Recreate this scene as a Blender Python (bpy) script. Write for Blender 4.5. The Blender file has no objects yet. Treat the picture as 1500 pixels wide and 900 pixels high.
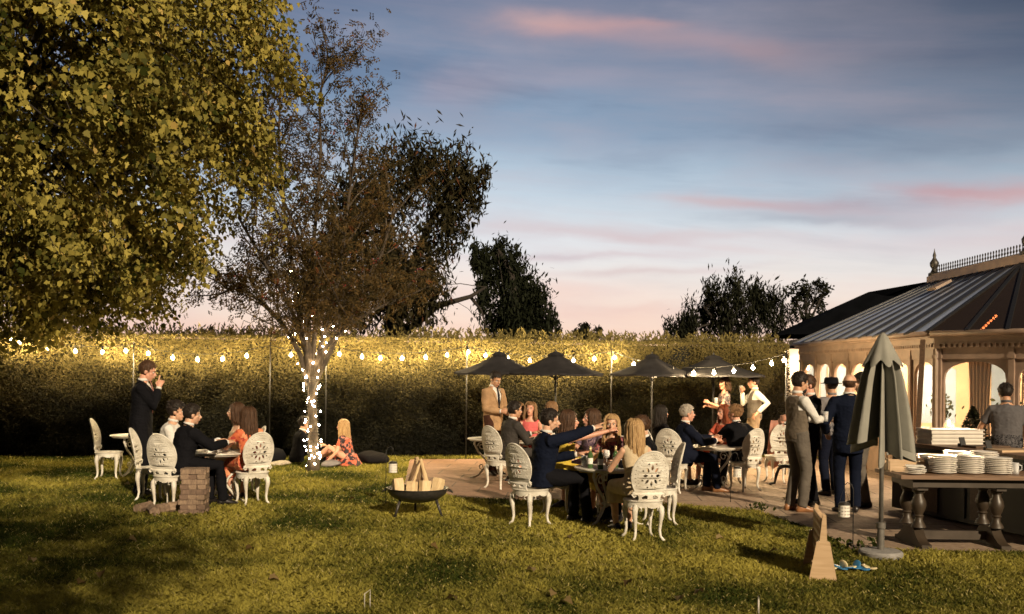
import bpy, bmesh, math, random
import numpy as np
from mathutils import Vector, Matrix, noise
random.seed(7); rng = np.random.default_rng(7)
V = Vector
PI = math.pi
R = math.radians
scene = bpy.context.scene
col = scene.collection
# ------------------------------------------------------------------ camera geometry
F, HC, CX, CY, ROLL = 1458.0, 1.75, 750.0, 545.0, R(0.6)
CR, SR = math.cos(ROLL), math.sin(ROLL)
def at(px, py, d):
    dx, dy = px - CX, CY - py
    return V(((dx*CR - dy*SR)*d/F, d, HC + (dx*SR + dy*CR)*d/F))
def gp(px, py):
    dx, dy = px - CX, CY - py
    z = dx*SR + dy*CR
    return at(px, py, -HC*F/z)
def xat(px, d):                                    # ground point under a pixel column at depth d
    return V(((px - CX)*d/F + 0.01*(HC)*0, d, 0))
def rot_z(yaw):                                    # yaw: degrees clockwise from away-from-camera
    return -R(yaw)
# ------------------------------------------------------------------ mesh builder
class MB:
    def __init__(s): s.v, s.f, s.m, s.n = [], [], [], 0
    def add(s, vs, fs, mat=0, M=None):
        vs = np.asarray(vs, float).reshape(-1, 3)
        if M is not None:
            A = np.array(M)
            vs = vs @ A[:3, :3].T + (A[:3, 3] if A.shape[0] == 4 else 0)
        s.v.append(vs); k = s.n
        s.f.extend([tuple(int(i) + k for i in f) for f in fs])
        s.m.extend([mat]*len(fs) if isinstance(mat, int) else list(mat))
        s.n += len(vs)
        return s
    def merge(s, o, M=None, mat=None):
        return s.add(np.concatenate(o.v), o.f, o.m if mat is None else mat, M)
    def box(s, c, d, mat=0, rz=0, M=None):
        x, y, z = d[0]/2, d[1]/2, d[2]/2
        vs = np.array([(-x,-y,-z),(x,-y,-z),(x,y,-z),(-x,y,-z),(-x,-y,z),(x,-y,z),(x,y,z),(-x,y,z)])
        A = np.array(M) if M is not None else np.array(Matrix.Rotation(rz, 3, 'Z'))
        vs = vs @ A[:3,:3].T + np.array(c)
        return s.add(vs, [(0,3,2,1),(4,5,6,7),(0,1,5,4),(1,2,6,5),(2,3,7,6),(3,0,4,7)], mat)
    def bar(s, a, b, w, h, mat=0, up=(0,0,1)):
        a, b = V(a), V(b); d = (b-a); L = d.length; d.normalize()
        x = d.cross(V(up))
        if x.length < 1e-5: x = V((1,0,0))
        x.normalize(); u = x.cross(d)
        M = Matrix((x, d, u)).transposed()
        return s.box((a+b)/2, (w, L, h), mat, M=M)
    def tube(s, pts, rad, seg=8, mat=0, sq=1.0, up=None):
        pts = [V(p) for p in pts]; n = len(pts)
        if not hasattr(rad, '__len__'): rad = [rad]*n
        vs = []
        d = (pts[1]-pts[0]).normalized()
        ref = V(up) if up is not None else (V((0,0,1)) if abs(d.z) < .9 else V((1,0,0)))
        x = (ref - d*ref.dot(d)).normalized()
        for i, p in enumerate(pts):
            if i == 0: t = pts[1]-pts[0]
            elif i == n-1: t = pts[-1]-pts[-2]
            else: t = (pts[i+1]-pts[i]).normalized() + (pts[i]-pts[i-1]).normalized()
            if t.length < 1e-9: t = d
            d = t.normalized()
            x = (x - d*x.dot(d))
            x = x.normalized() if x.length > 1e-6 else d.orthogonal().normalized()
            y = d.cross(x)
            for k in range(seg):
                a = 2*PI*k/seg
                vs.append(p + x*(math.cos(a)*rad[i]) + y*(math.sin(a)*rad[i]*sq))
        fs = [(i*seg+k, i*seg+(k+1) % seg, (i+1)*seg+(k+1) % seg, (i+1)*seg+k) for i in range(n-1) for k in range(seg)]
        fs += [tuple(range(seg-1, -1, -1)), tuple(range((n-1)*seg, n*seg))]
        return s.add(vs, fs, mat)
    def loft(s, secs, seg=18, mat=0, pw=1.0):         # secs: (centre, axis_x, axis_y, rx, ry)
        vs = []
        for c, ax, ay, rx, ry in secs:
            for k in range(seg):
                a = 2*PI*k/seg; ca, sa = math.cos(a), math.sin(a)
                ca = math.copysign(abs(ca)**pw, ca); sa = math.copysign(abs(sa)**pw, sa)
                vs.append(V(c) + V(ax)*(rx*ca) + V(ay)*(ry*sa))
        n = len(secs)
        fs = [(i*seg+k, i*seg+(k+1) % seg, (i+1)*seg+(k+1) % seg, (i+1)*seg+k) for i in range(n-1) for k in range(seg)]
        fs += [tuple(range(seg-1, -1, -1)), tuple(range((n-1)*seg, n*seg))]
        return s.add(vs, fs, mat)
    def lathe(s, prof, seg=20, c=(0,0,0), mat=0, closed=False):
        vs = [(c[0]+r*math.cos(2*PI*k/seg), c[1]+r*math.sin(2*PI*k/seg), c[2]+z) for r, z in prof for k in range(seg)]
        n = len(prof)
        fs = [(i*seg+k, i*seg+(k+1) % seg, (i+1)*seg+(k+1) % seg, (i+1)*seg+k) for i in range(n-1) for k in range(seg)]
        if not closed: fs += [tuple(range(seg-1, -1, -1)), tuple(range((n-1)*seg, n*seg))]
        return s.add(vs, fs, mat)
    def ell(s, c, r, seg=14, rings=9, mat=0, M=None):
        vs, fs = [(0, 0, -r[2])], []
        for i in range(1, rings):
            a = -PI/2 + PI*i/rings
            for k in range(seg):
                b = 2*PI*k/seg
                vs.append((r[0]*math.cos(a)*math.cos(b), r[1]*math.cos(a)*math.sin(b), r[2]*math.sin(a)))
        vs.append((0, 0, r[2])); top = len(vs)-1
        for k in range(seg):
            fs.append((0, 1+(k+1) % seg, 1+k)); fs.append((top, top-seg+k, top-seg+(k+1) % seg))
        for i in range(rings-2):
            for k in range(seg):
                fs.append((1+i*seg+k, 1+i*seg+(k+1) % seg, 1+(i+1)*seg+(k+1) % seg, 1+(i+1)*seg+k))
        vs = np.array(vs)
        if M is not None: vs = vs @ np.array(M)[:3,:3].T
        return s.add(vs + np.array(c), fs, mat)
    def poly(s, pts, z0, z1, mat=0):                   # prism over a 2D polygon
        n = len(pts)
        vs = [(p[0], p[1], z0) for p in pts] + [(p[0], p[1], z1) for p in pts]
        fs = [tuple(range(n-1, -1, -1)), tuple(range(n, 2*n))] + [(i, (i+1) % n, n+(i+1) % n, n+i) for i in range(n)]
        return s.add(vs, fs, mat)
    def mesh(s, name, mats, smooth=False, auto=None):
        me = bpy.data.meshes.new(name)
        vs = np.concatenate(s.v) if s.v else np.zeros((0,3))
        me.from_pydata(vs.tolist(), [], s.f)
        for m in mats: me.materials.append(m)
        if len(mats) > 1: me.polygons.foreach_set('material_index', s.m)
        if smooth:
            me.polygons.foreach_set('use_smooth', [True]*len(me.polygons))
            if auto:
                try: me.set_sharp_from_angle(angle=R(auto))
                except Exception: pass
        me.update()
        return me
    def build(s, name, mats, parent=None, smooth=False, auto=None, loc=None, rz=None):
        if not isinstance(mats, (list, tuple)): mats = [mats]
        return link(name, s.mesh(name, mats, smooth, auto), parent, loc, rz)
def link(name, me, parent=None, loc=None, rz=None):
    o = bpy.data.objects.new(name, me); col.objects.link(o)
    if parent is not None: o.parent = parent
    if loc is not None: o.location = loc
    if rz is not None: o.rotation_euler = (0, 0, rz)
    return o
def tag(o, label=None, cat=None, group=None, kind=None):
    if label: o['label'] = label
    if cat: o['category'] = cat
    if group: o['group'] = group
    if kind: o['kind'] = kind
    return o
def thing(name, label, cat, loc=(0,0,0), rz=0, group=None):
    o = bpy.data.objects.new(name, None); col.objects.link(o)
    o.empty_display_size = .1
    o.location = loc; o.rotation_euler = (0, 0, rz)
    return tag(o, label, cat, group)
def copy_tree(o, parent=None):
    c = o.copy(); col.objects.link(c); c.parent = parent
    for ch in list(o.children): copy_tree(ch, c)
    return c
def dup(o, loc, rz, label, group=None):
    c = copy_tree(o); c.location = loc; c.rotation_euler = (0, 0, rz); c['label'] = label
    if group: c['group'] = group
    return c
def remesh(mb, voxel, smooth=2):
    me = mb.mesh('tmp', [])
    o = bpy.data.objects.new('tmp', me); col.objects.link(o)
    m = o.modifiers.new('r', 'REMESH'); m.mode = 'VOXEL'; m.voxel_size = voxel
    if smooth:
        m = o.modifiers.new('s', 'SMOOTH'); m.factor = .5; m.iterations = smooth
    dg = bpy.context.evaluated_depsgraph_get()
    ev = o.evaluated_get(dg); em = ev.to_mesh()
    n = len(em.vertices); vs = np.empty(n*3); em.vertices.foreach_get('co', vs)
    vs = vs.reshape(-1, 3)
    fs = [tuple(p.vertices) for p in em.polygons]
    ev.to_mesh_clear()
    bpy.data.objects.remove(o); bpy.data.meshes.remove(me)
    return vs, fs
def plate(outline, holes, thick, bevel=0):             # flat plate with holes in XY, from a filled 2D curve
    cu = bpy.data.curves.new('tmp', 'CURVE'); cu.dimensions = '2D'; cu.fill_mode = 'BOTH'
    cu.extrude = thick/2; cu.bevel_depth = bevel; cu.bevel_resolution = 0
    for pts in [outline] + list(holes):
        sp = cu.splines.new('POLY'); sp.points.add(len(pts)-1); sp.use_cyclic_u = True
        for q, p in zip(sp.points, pts): q.co = (p[0], p[1], 0, 1)
    o = bpy.data.objects.new('tmp', cu); col.objects.link(o)
    dg = bpy.context.evaluated_depsgraph_get()
    me = bpy.data.meshes.new_from_object(o.evaluated_get(dg))
    vs = np.array([v.co[:] for v in me.vertices]); fs = [tuple(p.vertices) for p in me.polygons]
    bpy.data.objects.remove(o); bpy.data.curves.remove(cu); bpy.data.meshes.remove(me)
    return vs, fs
# ------------------------------------------------------------------ materials
def srgb(r, g, b):
    f = lambda c: c/12.92 if c <= .04045 else ((c+.055)/1.055)**2.4
    return (f(r/255), f(g/255), f(b/255))
class NT:
    def __init__(s, nt): s.nt = nt
    def n(s, t, **kw):
        nd = s.nt.nodes.new(t)
        for k, v in kw.items():
            if k.startswith('i_'): nd.inputs[k[2:].replace('_', ' ')].default_value = v
            else: setattr(nd, k, v)
        return nd
    def l(s, a, b): s.nt.links.new(a, b)
    def math(s, op, a, b=None, c=None, clamp=False):
        nd = s.nt.nodes.new('ShaderNodeMath'); nd.operation = op; nd.use_clamp = clamp
        for i, x in enumerate((a, b, c)):
            if x is None: continue
            if isinstance(x, (int, float)): nd.inputs[i].default_value = x
            else: s.l(x, nd.inputs[i])
        return nd.outputs[0]
    def mix(s, f, a, b, blend='MIX'):
        nd = s.nt.nodes.new('ShaderNodeMix'); nd.data_type = 'RGBA'; nd.blend_type = blend
        for i, x in ((0, f), (6, a), (7, b)):
            if isinstance(x, (int, float)): nd.inputs[i].default_value = x
            elif isinstance(x, tuple): nd.inputs[i].default_value = x if len(x) == 4 else x + (1,)
            else: s.l(x, nd.inputs[i])
        return nd.outputs[2]
    def ramp(s, fac, stops, interp='LINEAR'):
        nd = s.nt.nodes.new('ShaderNodeValToRGB'); cr = nd.color_ramp; cr.interpolation = interp
        while len(cr.elements) < len(stops): cr.elements.new(.5)
        for e, (p, c) in zip(cr.elements, stops):
            e.position = p; e.color = c if len(c) == 4 else tuple(c) + (1,)
        s.l(fac, nd.inputs[0])
        return nd.outputs[0]
def newmat(name):
    m = bpy.data.materials.new(name); m.use_nodes = True
    nt = NT(m.node_tree)
    return m, nt, m.node_tree.nodes['Principled BSDF']
def mat(name, c, rough=.6, var=.25, scale=12, metal=0, bump=0, bscale=60, spec=.5, c2=None, sheen=0, coord='Object'):
    m, T, b = newmat(name)
    tc = T.n('ShaderNodeTexCoord'); nz = T.n('ShaderNodeTexNoise', i_Scale=scale, i_Detail=5.0)
    T.l(tc.outputs[coord], nz.inputs['Vector'])
    lo = tuple(x*(1-var) for x in c); hi = c2 if c2 else tuple(min(1, x*(1+var)) for x in c)
    out = T.ramp(nz.outputs['Fac'], [(.3, lo), (.7, hi)])
    T.l(out, b.inputs['Base Color'])
    T.l(T.math('MULTIPLY_ADD', nz.outputs['Fac'], .25, rough-.12), b.inputs['Roughness'])
    b.inputs['Metallic'].default_value = metal
    b.inputs['Specular IOR Level'].default_value = spec
    if sheen: b.inputs['Sheen Weight'].default_value = sheen
    if bump:
        n2 = T.n('ShaderNodeTexNoise', i_Scale=bscale, i_Detail=3.0); T.l(tc.outputs[coord], n2.inputs['Vector'])
        bp = T.n('ShaderNodeBump', i_Strength=bump, i_Distance=.01); T.l(n2.outputs['Fac'], bp.inputs['Height'])
        T.l(bp.outputs['Normal'], b.inputs['Normal'])
    return m
def emit(name, c, s, base=(.8,.7,.5)):
    m, T, b = newmat(name)
    b.inputs['Base Color'].default_value = base + (1,)
    b.inputs['Emission Color'].default_value = tuple(c) + (1,); b.inputs['Emission Strength'].default_value = s
    return m
def leafmat(name, lo, hi, trans=.35, rough=.55, extra=None, spec=.08):
    m, T, b = newmat(name)
    at_ = T.n('ShaderNodeAttribute', attribute_name='var')
    stops = [(0, lo), (.8, hi)] + ([(1, extra)] if extra else [])
    c = T.ramp(at_.outputs['Fac'], stops)
    T.l(c, b.inputs['Base Color']); b.inputs['Roughness'].default_value = rough
    b.inputs['Specular IOR Level'].default_value = spec
    tr = T.n('ShaderNodeBsdfTranslucent'); T.l(c, tr.inputs['Color'])
    mx = T.n('ShaderNodeMixShader'); mx.inputs[0].default_value = trans
    out = m.node_tree.nodes['Material Output']
    T.l(b.outputs[0], mx.inputs[1]); T.l(tr.outputs[0], mx.inputs[2]); T.l(mx.outputs[0], out.inputs[0])
    return m
def glass(name, c=(1,1,1), alpha=.88, rough=.02):
    m, T, b = newmat(name)
    b.inputs['Base Color'].default_value = tuple(c) + (1,); b.inputs['Roughness'].default_value = rough
    b.inputs['Specular IOR Level'].default_value = .6
    tr = T.n('ShaderNodeBsdfTransparent'); tr.inputs[0].default_value = tuple(c) + (1,)
    fr = T.n('ShaderNodeFresnel', i_IOR=1.45)
    mx = T.n('ShaderNodeMixShader')
    T.l(T.math('MULTIPLY_ADD', fr.outputs[0], .9, 1-alpha, clamp=True), mx.inputs[0])
    T.l(tr.outputs[0], mx.inputs[1]); T.l(b.outputs[0], mx.inputs[2])
    T.l(mx.outputs[0], m.node_tree.nodes['Material Output'].inputs[0])
    return m
def wood(name, lo, hi, scale=3, rough=.5, stretch=(1, 12, 12)):
    m, T, b = newmat(name)
    tc = T.n('ShaderNodeTexCoord'); mp = T.n('ShaderNodeMapping'); mp.inputs['Scale'].default_value = stretch
    T.l(tc.outputs['Object'], mp.inputs['Vector'])
    nz = T.n('ShaderNodeTexNoise', i_Scale=scale, i_Detail=8.0, i_Distortion=1.2); T.l(mp.outputs[0], nz.inputs['Vector'])
    T.l(T.ramp(nz.outputs['Fac'], [(.3, lo), (.7, hi)]), b.inputs['Base Color'])
    b.inputs['Roughness'].default_value = rough
    bp = T.n('ShaderNodeBump', i_Strength=.3, i_Distance=.004); T.l(nz.outputs['Fac'], bp.inputs['Height'])
    T.l(bp.outputs['Normal'], b.inputs['Normal'])
    return m
def floral(name, base, c1, c2, scale=16):
    m, T, b = newmat(name)
    tc = T.n('ShaderNodeTexCoord')
    nz = T.n('ShaderNodeTexNoise', i_Scale=scale*.8, i_Detail=2.0); T.l(tc.outputs['Object'], nz.inputs['Vector'])
    n2 = T.n('ShaderNodeTexNoise', i_Scale=scale*1.3, i_Detail=1.0); n2.noise_dimensions = '4D'; n2.inputs['W'].default_value = 5
    T.l(tc.outputs['Object'], n2.inputs['Vector'])
    a = T.ramp(nz.outputs['Fac'], [(.52, (0,0,0)), (.56, (1,1,1))]); c = T.ramp(n2.outputs['Fac'], [(.56, (0,0,0)), (.6, (1,1,1))])
    x = T.mix(a, base, c1); x = T.mix(c, x, c2)
    T.l(x, b.inputs['Base Color']); b.inputs['Roughness'].default_value = .75
    return m
# ------------------------------------------------------------------ leaves
MAPLE = [(-.5,0),(-.42,.16),(-.38,.40),(-.14,.36),(.02,.50),(.14,.30),(.30,.24),(.60,0),(.30,-.24),(.14,-.30),(.02,-.50),(-.14,-.36),(-.38,-.40),(-.42,-.16)]
DIAMOND = [(-.5,0),(0,.2),(.5,0),(0,-.2)]
OVAL = [(-.5,0),(-.2,.26),(.2,.22),(.5,0),(.2,-.22),(-.2,-.26)]
def unit(a): return a / np.maximum(np.linalg.norm(a, axis=1, keepdims=True), 1e-9)
def leaf_mesh(name, P, N, Tn, size, shape, mats, var=None, fold=.12, midx=None):
    n, k = len(P), len(shape)
    N = unit(N); Tn = unit(Tn - N*np.sum(Tn*N, 1, keepdims=True)); B = np.cross(N, Tn)
    if np.ndim(fold): fold = np.asarray(fold, float).reshape(-1, 1, 1)
    sh = np.array(shape); size = np.broadcast_to(np.asarray(size, float).reshape(-1, 1), (n, 1))[:, :, None]
    vs = P[:, None, :] + size*(sh[None, :, :1]*Tn[:, None, :] + sh[None, :, 1:2]*B[:, None, :] + (fold*np.abs(sh[None, :, 1:2]) - fold*.5*sh[None, :, :1]**2)*N[:, None, :])
    me = bpy.data.meshes.new(name)
    me.vertices.add(n*k); me.vertices.foreach_set('co', vs.reshape(-1))
    me.loops.add(n*k); me.loops.foreach_set('vertex_index', np.arange(n*k, dtype=np.int32))
    me.polygons.add(n); me.polygons.foreach_set('loop_start', np.arange(0, n*k, k, dtype=np.int32))
    try: me.polygons.foreach_set('loop_total', np.full(n, k, dtype=np.int32))
    except Exception: pass
    for m in mats: me.materials.append(m)
    if midx is not None: me.polygons.foreach_set('material_index', midx.astype(np.int32))
    a = me.attributes.new('var', 'FLOAT', 'POINT')
    if var is None: var = rng.random(n)
    a.data.foreach_set('value', np.repeat(var, k).astype(np.float32))
    me.update(calc_edges=True)
    return me
def rand_dir(n):
    return unit(rng.normal(size=(n, 3)))
# ------------------------------------------------------------------ sky, sun, camera
EL, AZ = R(25), (-.42, .907)                           # light travels along AZ and downwards
SUNROT = math.atan2(-AZ[0], -AZ[1])
def make_world():
    w = bpy.data.worlds.new('World'); scene.world = w; w.use_nodes = True
    nt = w.node_tree; nt.nodes.clear(); T = NT(nt)
    out = T.n('ShaderNodeOutputWorld'); bg = T.n('ShaderNodeBackground')
    T.l(bg.outputs[0], out.inputs[0])
    sky = T.n('ShaderNodeTexSky', sky_type='NISHITA', sun_disc=False, sun_elevation=EL, sun_rotation=SUNROT)
    tc = T.n('ShaderNodeTexCoord'); sp = T.n('ShaderNodeSeparateXYZ'); T.l(tc.outputs['Generated'], sp.inputs[0])
    x, y, z = sp.outputs
    hyp = T.math('MAXIMUM', T.math('SQRT', T.math('ADD', T.math('MULTIPLY', x, x), T.math('MULTIPLY', y, y))), .05)
    u0 = T.math('DIVIDE', x, hyp); v0 = T.math('DIVIDE', z, hyp)
    cb = T.n('ShaderNodeCombineXYZ'); T.l(T.math('MULTIPLY', u0, 2.0), cb.inputs[0]); T.l(T.math('MULTIPLY', v0, 5.0), cb.inputs[1])
    nz = T.n('ShaderNodeTexNoise', i_Scale=2.4, i_Detail=6.0, i_Roughness=.55); T.l(cb.outputs[0], nz.inputs['Vector'])
    sc = T.n('ShaderNodeSeparateColor'); T.l(nz.outputs['Color'], sc.inputs[0])
    u = T.math('MULTIPLY_ADD', T.math('SUBTRACT', sc.outputs[0], .5), .16, u0)
    v = T.math('MULTIPLY_ADD', T.math('SUBTRACT', sc.outputs[1], .5), .05, v0)
    stops = [(0, srgb(254,206,168)), (.10, srgb(253,220,198)), (.19, srgb(248,234,224)), (.31, srgb(230,234,237)), (.44, srgb(192,208,222)),
             (.57, srgb(148,171,195)), (.72, srgb(118,142,172)), (.9, srgb(100,120,151)), (1, srgb(88,105,134))]
    base = T.ramp(T.math('DIVIDE', v, .42, clamp=True), stops)
    # darker and bluer to the upper right and upper left
    side = T.math('MULTIPLY', T.math('MULTIPLY', T.math('ABSOLUTE', T.math('SUBTRACT', u0, -.02)), 1.9), T.math('MULTIPLY', v0, 2.4), clamp=True)
    base = T.mix(T.math('MULTIPLY', side, .55), base, srgb(60,74,100))
    def blob(uc, vc, a, b, tilt, amp, colr, prev):
        du = T.math('SUBTRACT', u, uc); dv = T.math('SUBTRACT', T.math('SUBTRACT', v, vc), T.math('MULTIPLY', du, tilt))
        e = T.math('ADD', T.math('POWER', T.math('DIVIDE', T.math('ABSOLUTE', du), a), 2), T.math('POWER', T.math('DIVIDE', T.math('ABSOLUTE', dv), b), 2))
        g = T.math('MULTIPLY', T.math('MULTIPLY', T.math('EXPONENT', T.math('MULTIPLY', e, -1.0)), T.math('MULTIPLY_ADD', sc.outputs[2], 1.2, .15)), amp*.9, clamp=True)
        return T.mix(g, prev, colr)
    pink, lil, warm = srgb(222,166,156), srgb(150,144,154), srgb(236,186,170)
    c = base
    for b in [(.20, .315, .30, .055, -.10, .62, lil), (.27, .36, .25, .03, -.05, .5, lil), (.05, .343, .07, .013, -.02, .9, pink), (.115, .347, .05, .007, -.02, .5, pink), (.02, .348, .05, .012, 0, .5, warm),
              (.20, .322, .12, .014, -.10, .5, pink), (.33, .30, .13, .016, -.12, .4, lil), (-.02, .285, .07, .02, .25, .35, lil), (-.06, .285, .06, .014, .18, .45, srgb(190,165,175)), (.05,.29,.06,.012,.02,.3,srgb(190,170,182)),
              (.34, .245, .2, .014, -.02, .45, srgb(128,128,146)), (.40,.215,.14,.012,-.04,.35,srgb(120,122,142)), (.14, .225, .1, .012, .05, .35, srgb(165,165,180)),
              (.20, .172, .06, .006, -.06, .75, pink), (.30, .163, .10, .009, -.08, .6, srgb(180,130,138)), (.29, .152, .10, .006, -.05, .5, srgb(120,115,135)), (.47, .166, .09, .010, -.05, .85, srgb(216,154,150)), (.40, .176, .05, .006, -.12, .6, srgb(205,140,140)),
              (.12, .140, .16, .007, -.05, .6, srgb(212,172,170)), (.33, .125, .17, .013, 0, .4, srgb(226,190,188)), (.05, .118, .12, .005, .02, .5, srgb(200,165,172)), (.12, .1, .1, .005, .03, .5, srgb(206,170,170)),
              (.06, .078, .09, .010, .02, .4, srgb(238,186,170)), (.12, .062, .09, .006, 0, .4, srgb(226,178,172)), (-.2, .08, .2, .03, 0, (.25), srgb(246,208,186)), (-.25, .13, .15, .02, .02, .35, srgb(218,196,196)), (.25,.05,.2,.012,0,.3,srgb(244,196,180)),
              (-.16, .33, .08, .02, .1, .3, srgb(150,160,178))]:
        c = blob(b[0], b[1], b[2], b[3], b[4], b[5], b[6], c)
    # wind drawn wisps
    cb2 = T.n('ShaderNodeCombineXYZ'); T.l(T.math('MULTIPLY_ADD', v0, .6, T.math('MULTIPLY', u0, 1.5)), cb2.inputs[0]); T.l(T.math('MULTIPLY_ADD', u0, 1.1, T.math('MULTIPLY', v0, 13.0)), cb2.inputs[1])
    nw = T.n('ShaderNodeTexNoise', i_Scale=1.5, i_Detail=7.0, i_Roughness=.58, i_Distortion=.35); T.l(cb2.outputs[0], nw.inputs['Vector'])
    wl_ = T.ramp(nw.outputs['Fac'], [(.46, (0,0,0)), (.70, (1,1,1))])
    c = T.mix(T.math('MULTIPLY', wl_, .42), c, T.ramp(T.math('DIVIDE', v, .42, clamp=True), [(0, srgb(240,180,164)), (.25, srgb(228,190,188)), (.5, srgb(182,172,182)), (1, srgb(154,142,156))]))
    dk_ = T.ramp(nw.outputs['Fac'], [(.30, (1,1,1)), (.46, (0,0,0))])
    c = T.mix(T.math('MULTIPLY', T.math('MULTIPLY', dk_, v0), 1.3, clamp=True), c, srgb(78,98,130))
    # faint overall cirrus
    ci = T.ramp(nz.outputs['Fac'], [(.5, (0,0,0)), (.72, (1,1,1))])
    c = T.mix(T.math('MULTIPLY', ci, .22), c, srgb(190,175,185))
    c = T.mix(.004, c, sky.outputs[0])
    rt = T.math('MULTIPLY', T.math('MULTIPLY_ADD', u0, 3.2, -.62, clamp=True), T.math('MULTIPLY_ADD', v0, 5.0, -.75, clamp=True), clamp=True)
    c = T.mix(T.math('MULTIPLY', rt, .75), c, srgb(52,62,78))
    # the half of the sky away from the sunset and the zenith are night blue
    back = T.n('ShaderNodeMapRange'); T.l(y, back.inputs[0])
    back.inputs[1].default_value = -.25; back.inputs[2].default_value = .75; back.interpolation_type = 'SMOOTHSTEP'
    hi = T.n('ShaderNodeMapRange'); T.l(z, hi.inputs[0]); hi.interpolation_type = 'SMOOTHSTEP'
    hi.inputs[1].default_value = .365; hi.inputs[2].default_value = .50; hi.inputs[3].default_value = 1; hi.inputs[4].default_value = 0
    f = T.math('MULTIPLY', back.outputs[0], hi.outputs[0])
    c = T.mix(f, (.012, .015, .026), c)
    T.l(c, bg.inputs[0]); bg.inputs[1].default_value = 1.0
make_world()
su = bpy.data.lights.new('sun', 'SUN'); su.energy = 5.6; su.angle = R(.9); su.color = (1, .80, .54)
so = bpy.data.objects.new('sun', su); col.objects.link(so)
ld = V((AZ[0]*math.cos(EL), AZ[1]*math.cos(EL), -math.sin(EL)))
so.rotation_euler = ld.to_track_quat('-Z', 'Y').to_euler(); so.location = (6, -12, 8)
cam = bpy.data.cameras.new('camera'); co = bpy.data.objects.new('camera', cam); col.objects.link(co)
cam.sensor_width = 36; cam.lens = F/1500*36; cam.shift_y = (CY-450)/1500; cam.clip_end = 1000
cam.dof.use_dof = True; cam.dof.focus_distance = 12; cam.dof.aperture_fstop = 3.2
co.matrix_world = Matrix(((CR, -SR, 0, 0), (0, 0, -1, 0), (SR, CR, 0, HC), (0, 0, 0, 1)))
scene.camera = co
scene.view_settings.view_transform = 'Standard'; scene.view_settings.look = 'None'; scene.view_settings.exposure = 0
scene.cycles.use_denoising = True
scene.cycles.max_bounces = 6; scene.cycles.sample_clamp_indirect = 4; scene.cycles.transparent_max_bounces = 12
# ------------------------------------------------------------------ common materials
M = dict(
    iron=mat('white_painted_iron', (.58,.53,.44), .5, .2, 7, bump=.45, bscale=120, c2=(.76,.73,.66)),
    black=mat('black_metal', (.015,.014,.014), .5, .3, 20),
    steel=mat('brown_steel', (.05,.045,.04), .45, .3, 30, metal=.4),
    pole=mat('grey_pole', (.13,.12,.105), .55, .2, 20, metal=.2),
    canvas=mat('charcoal_canvas', (.028,.0265,.028), .95, .2, 5, bump=.2, bscale=300, spec=.04),
    canvas2=mat('sage_canvas', (.24,.235,.205), .85, .12, 6, bump=.25, bscale=300),
    stone=mat('concrete', (.24,.23,.22), .85, .2, 14, bump=.4),
    cream=mat('cream_joinery', (.25,.175,.13), .55, .25, 4, bump=.15),
    creamin=mat('cream_interior', (.42,.31,.20), .7, .1, 3),
    white=mat('white_render', (.78,.74,.68), .8, .08, 3, bump=.2),
    slate=mat('dark_slate', (.004,.0045,.006), .95, .3, 3, bump=.4, bscale=20, spec=.03),
    wood=wood('dark_wood', (.05,.03,.018), (.12,.07,.04)),
    plank=wood('table_plank', (.12,.065,.035), (.24,.14,.08)),
    pale=wood('pale_plywood', (.40,.27,.15), (.55,.39,.24), 2),
    grey_wood=mat('dark_stained_wood', (.040,.028,.018), .45, .2, 8),
    bark=mat('bark', (.10,.075,.05), .9, .4, 9, bump=.9, bscale=30),
    darkbark=mat('dark_bark', (.02,.015,.012), .9, .4, 9, bump=.8, bscale=30),
    china=mat('white_china', (.78,.74,.68), .25, .04, 5),
    paper=mat('white_paper', (.75,.72,.66), .8, .06, 8),
    glass=glass('clear_glass', (1,1,1), .78), green_glass=glass('green_glass', (.12,.22,.08), .55), 
    amber=glass('amber_drink', (.6,.32,.1), .6),
    bulb=emit('festoon_bulb', (1,.74,.38), 1800), fairy=emit('fairy_bulb', (1,.74,.40), 170),
    candle=emit('candle_flame', (1,.55,.2), 40), wax=mat('wax', (.75,.65,.5), .5),
    lampglow=emit('lamp_globe', (1,.68,.38), 110), chand=emit('chandelier_bulb', (1,.70,.42), 1900),
)
def skin(n, c): 
    m = mat(n, c, .5, .1, 20, bump=.1, bscale=200); b = m.node_tree.nodes['Principled BSDF']
    b.inputs['Subsurface Weight'].default_value = .15; b.inputs['Subsurface Radius'].default_value = (.01,.004,.002)
    return m
SK = dict(a=skin('fair_skin', (.56,.33,.22)), b=skin('tanned_skin', (.46,.25,.15)), c=skin('pink_skin', (.58,.30,.21)))
EYE = mat('eye_white', (.6,.57,.52), .3, .02); IRIS = mat('eye_iris', (.03,.02,.015), .2, .1); LIP = mat('lips', (.38,.13,.11), .4, .1)
def hairmat(n, lo, hi):
    m, T, b = newmat(n)
    tc = T.n('ShaderNodeTexCoord'); mp = T.n('ShaderNodeMapping'); mp.inputs['Scale'].default_value = (60, 60, 6)
    T.l(tc.outputs['Object'], mp.inputs[0]); nz = T.n('ShaderNodeTexNoise', i_Scale=2.0, i_Detail=4.0, i_Distortion=.6); T.l(mp.outputs[0], nz.inputs['Vector'])
    T.l(T.ramp(nz.outputs['Fac'], [(.3, lo), (.72, hi)]), b.inputs['Base Color']); b.inputs['Roughness'].default_value = .58; b.inputs['Specular IOR Level'].default_value = .25
    bp = T.n('ShaderNodeBump', i_Strength=.7, i_Distance=.006); T.l(nz.outputs['Fac'], bp.inputs['Height']); T.l(bp.outputs['Normal'], b.inputs['Normal'])
    return m
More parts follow.
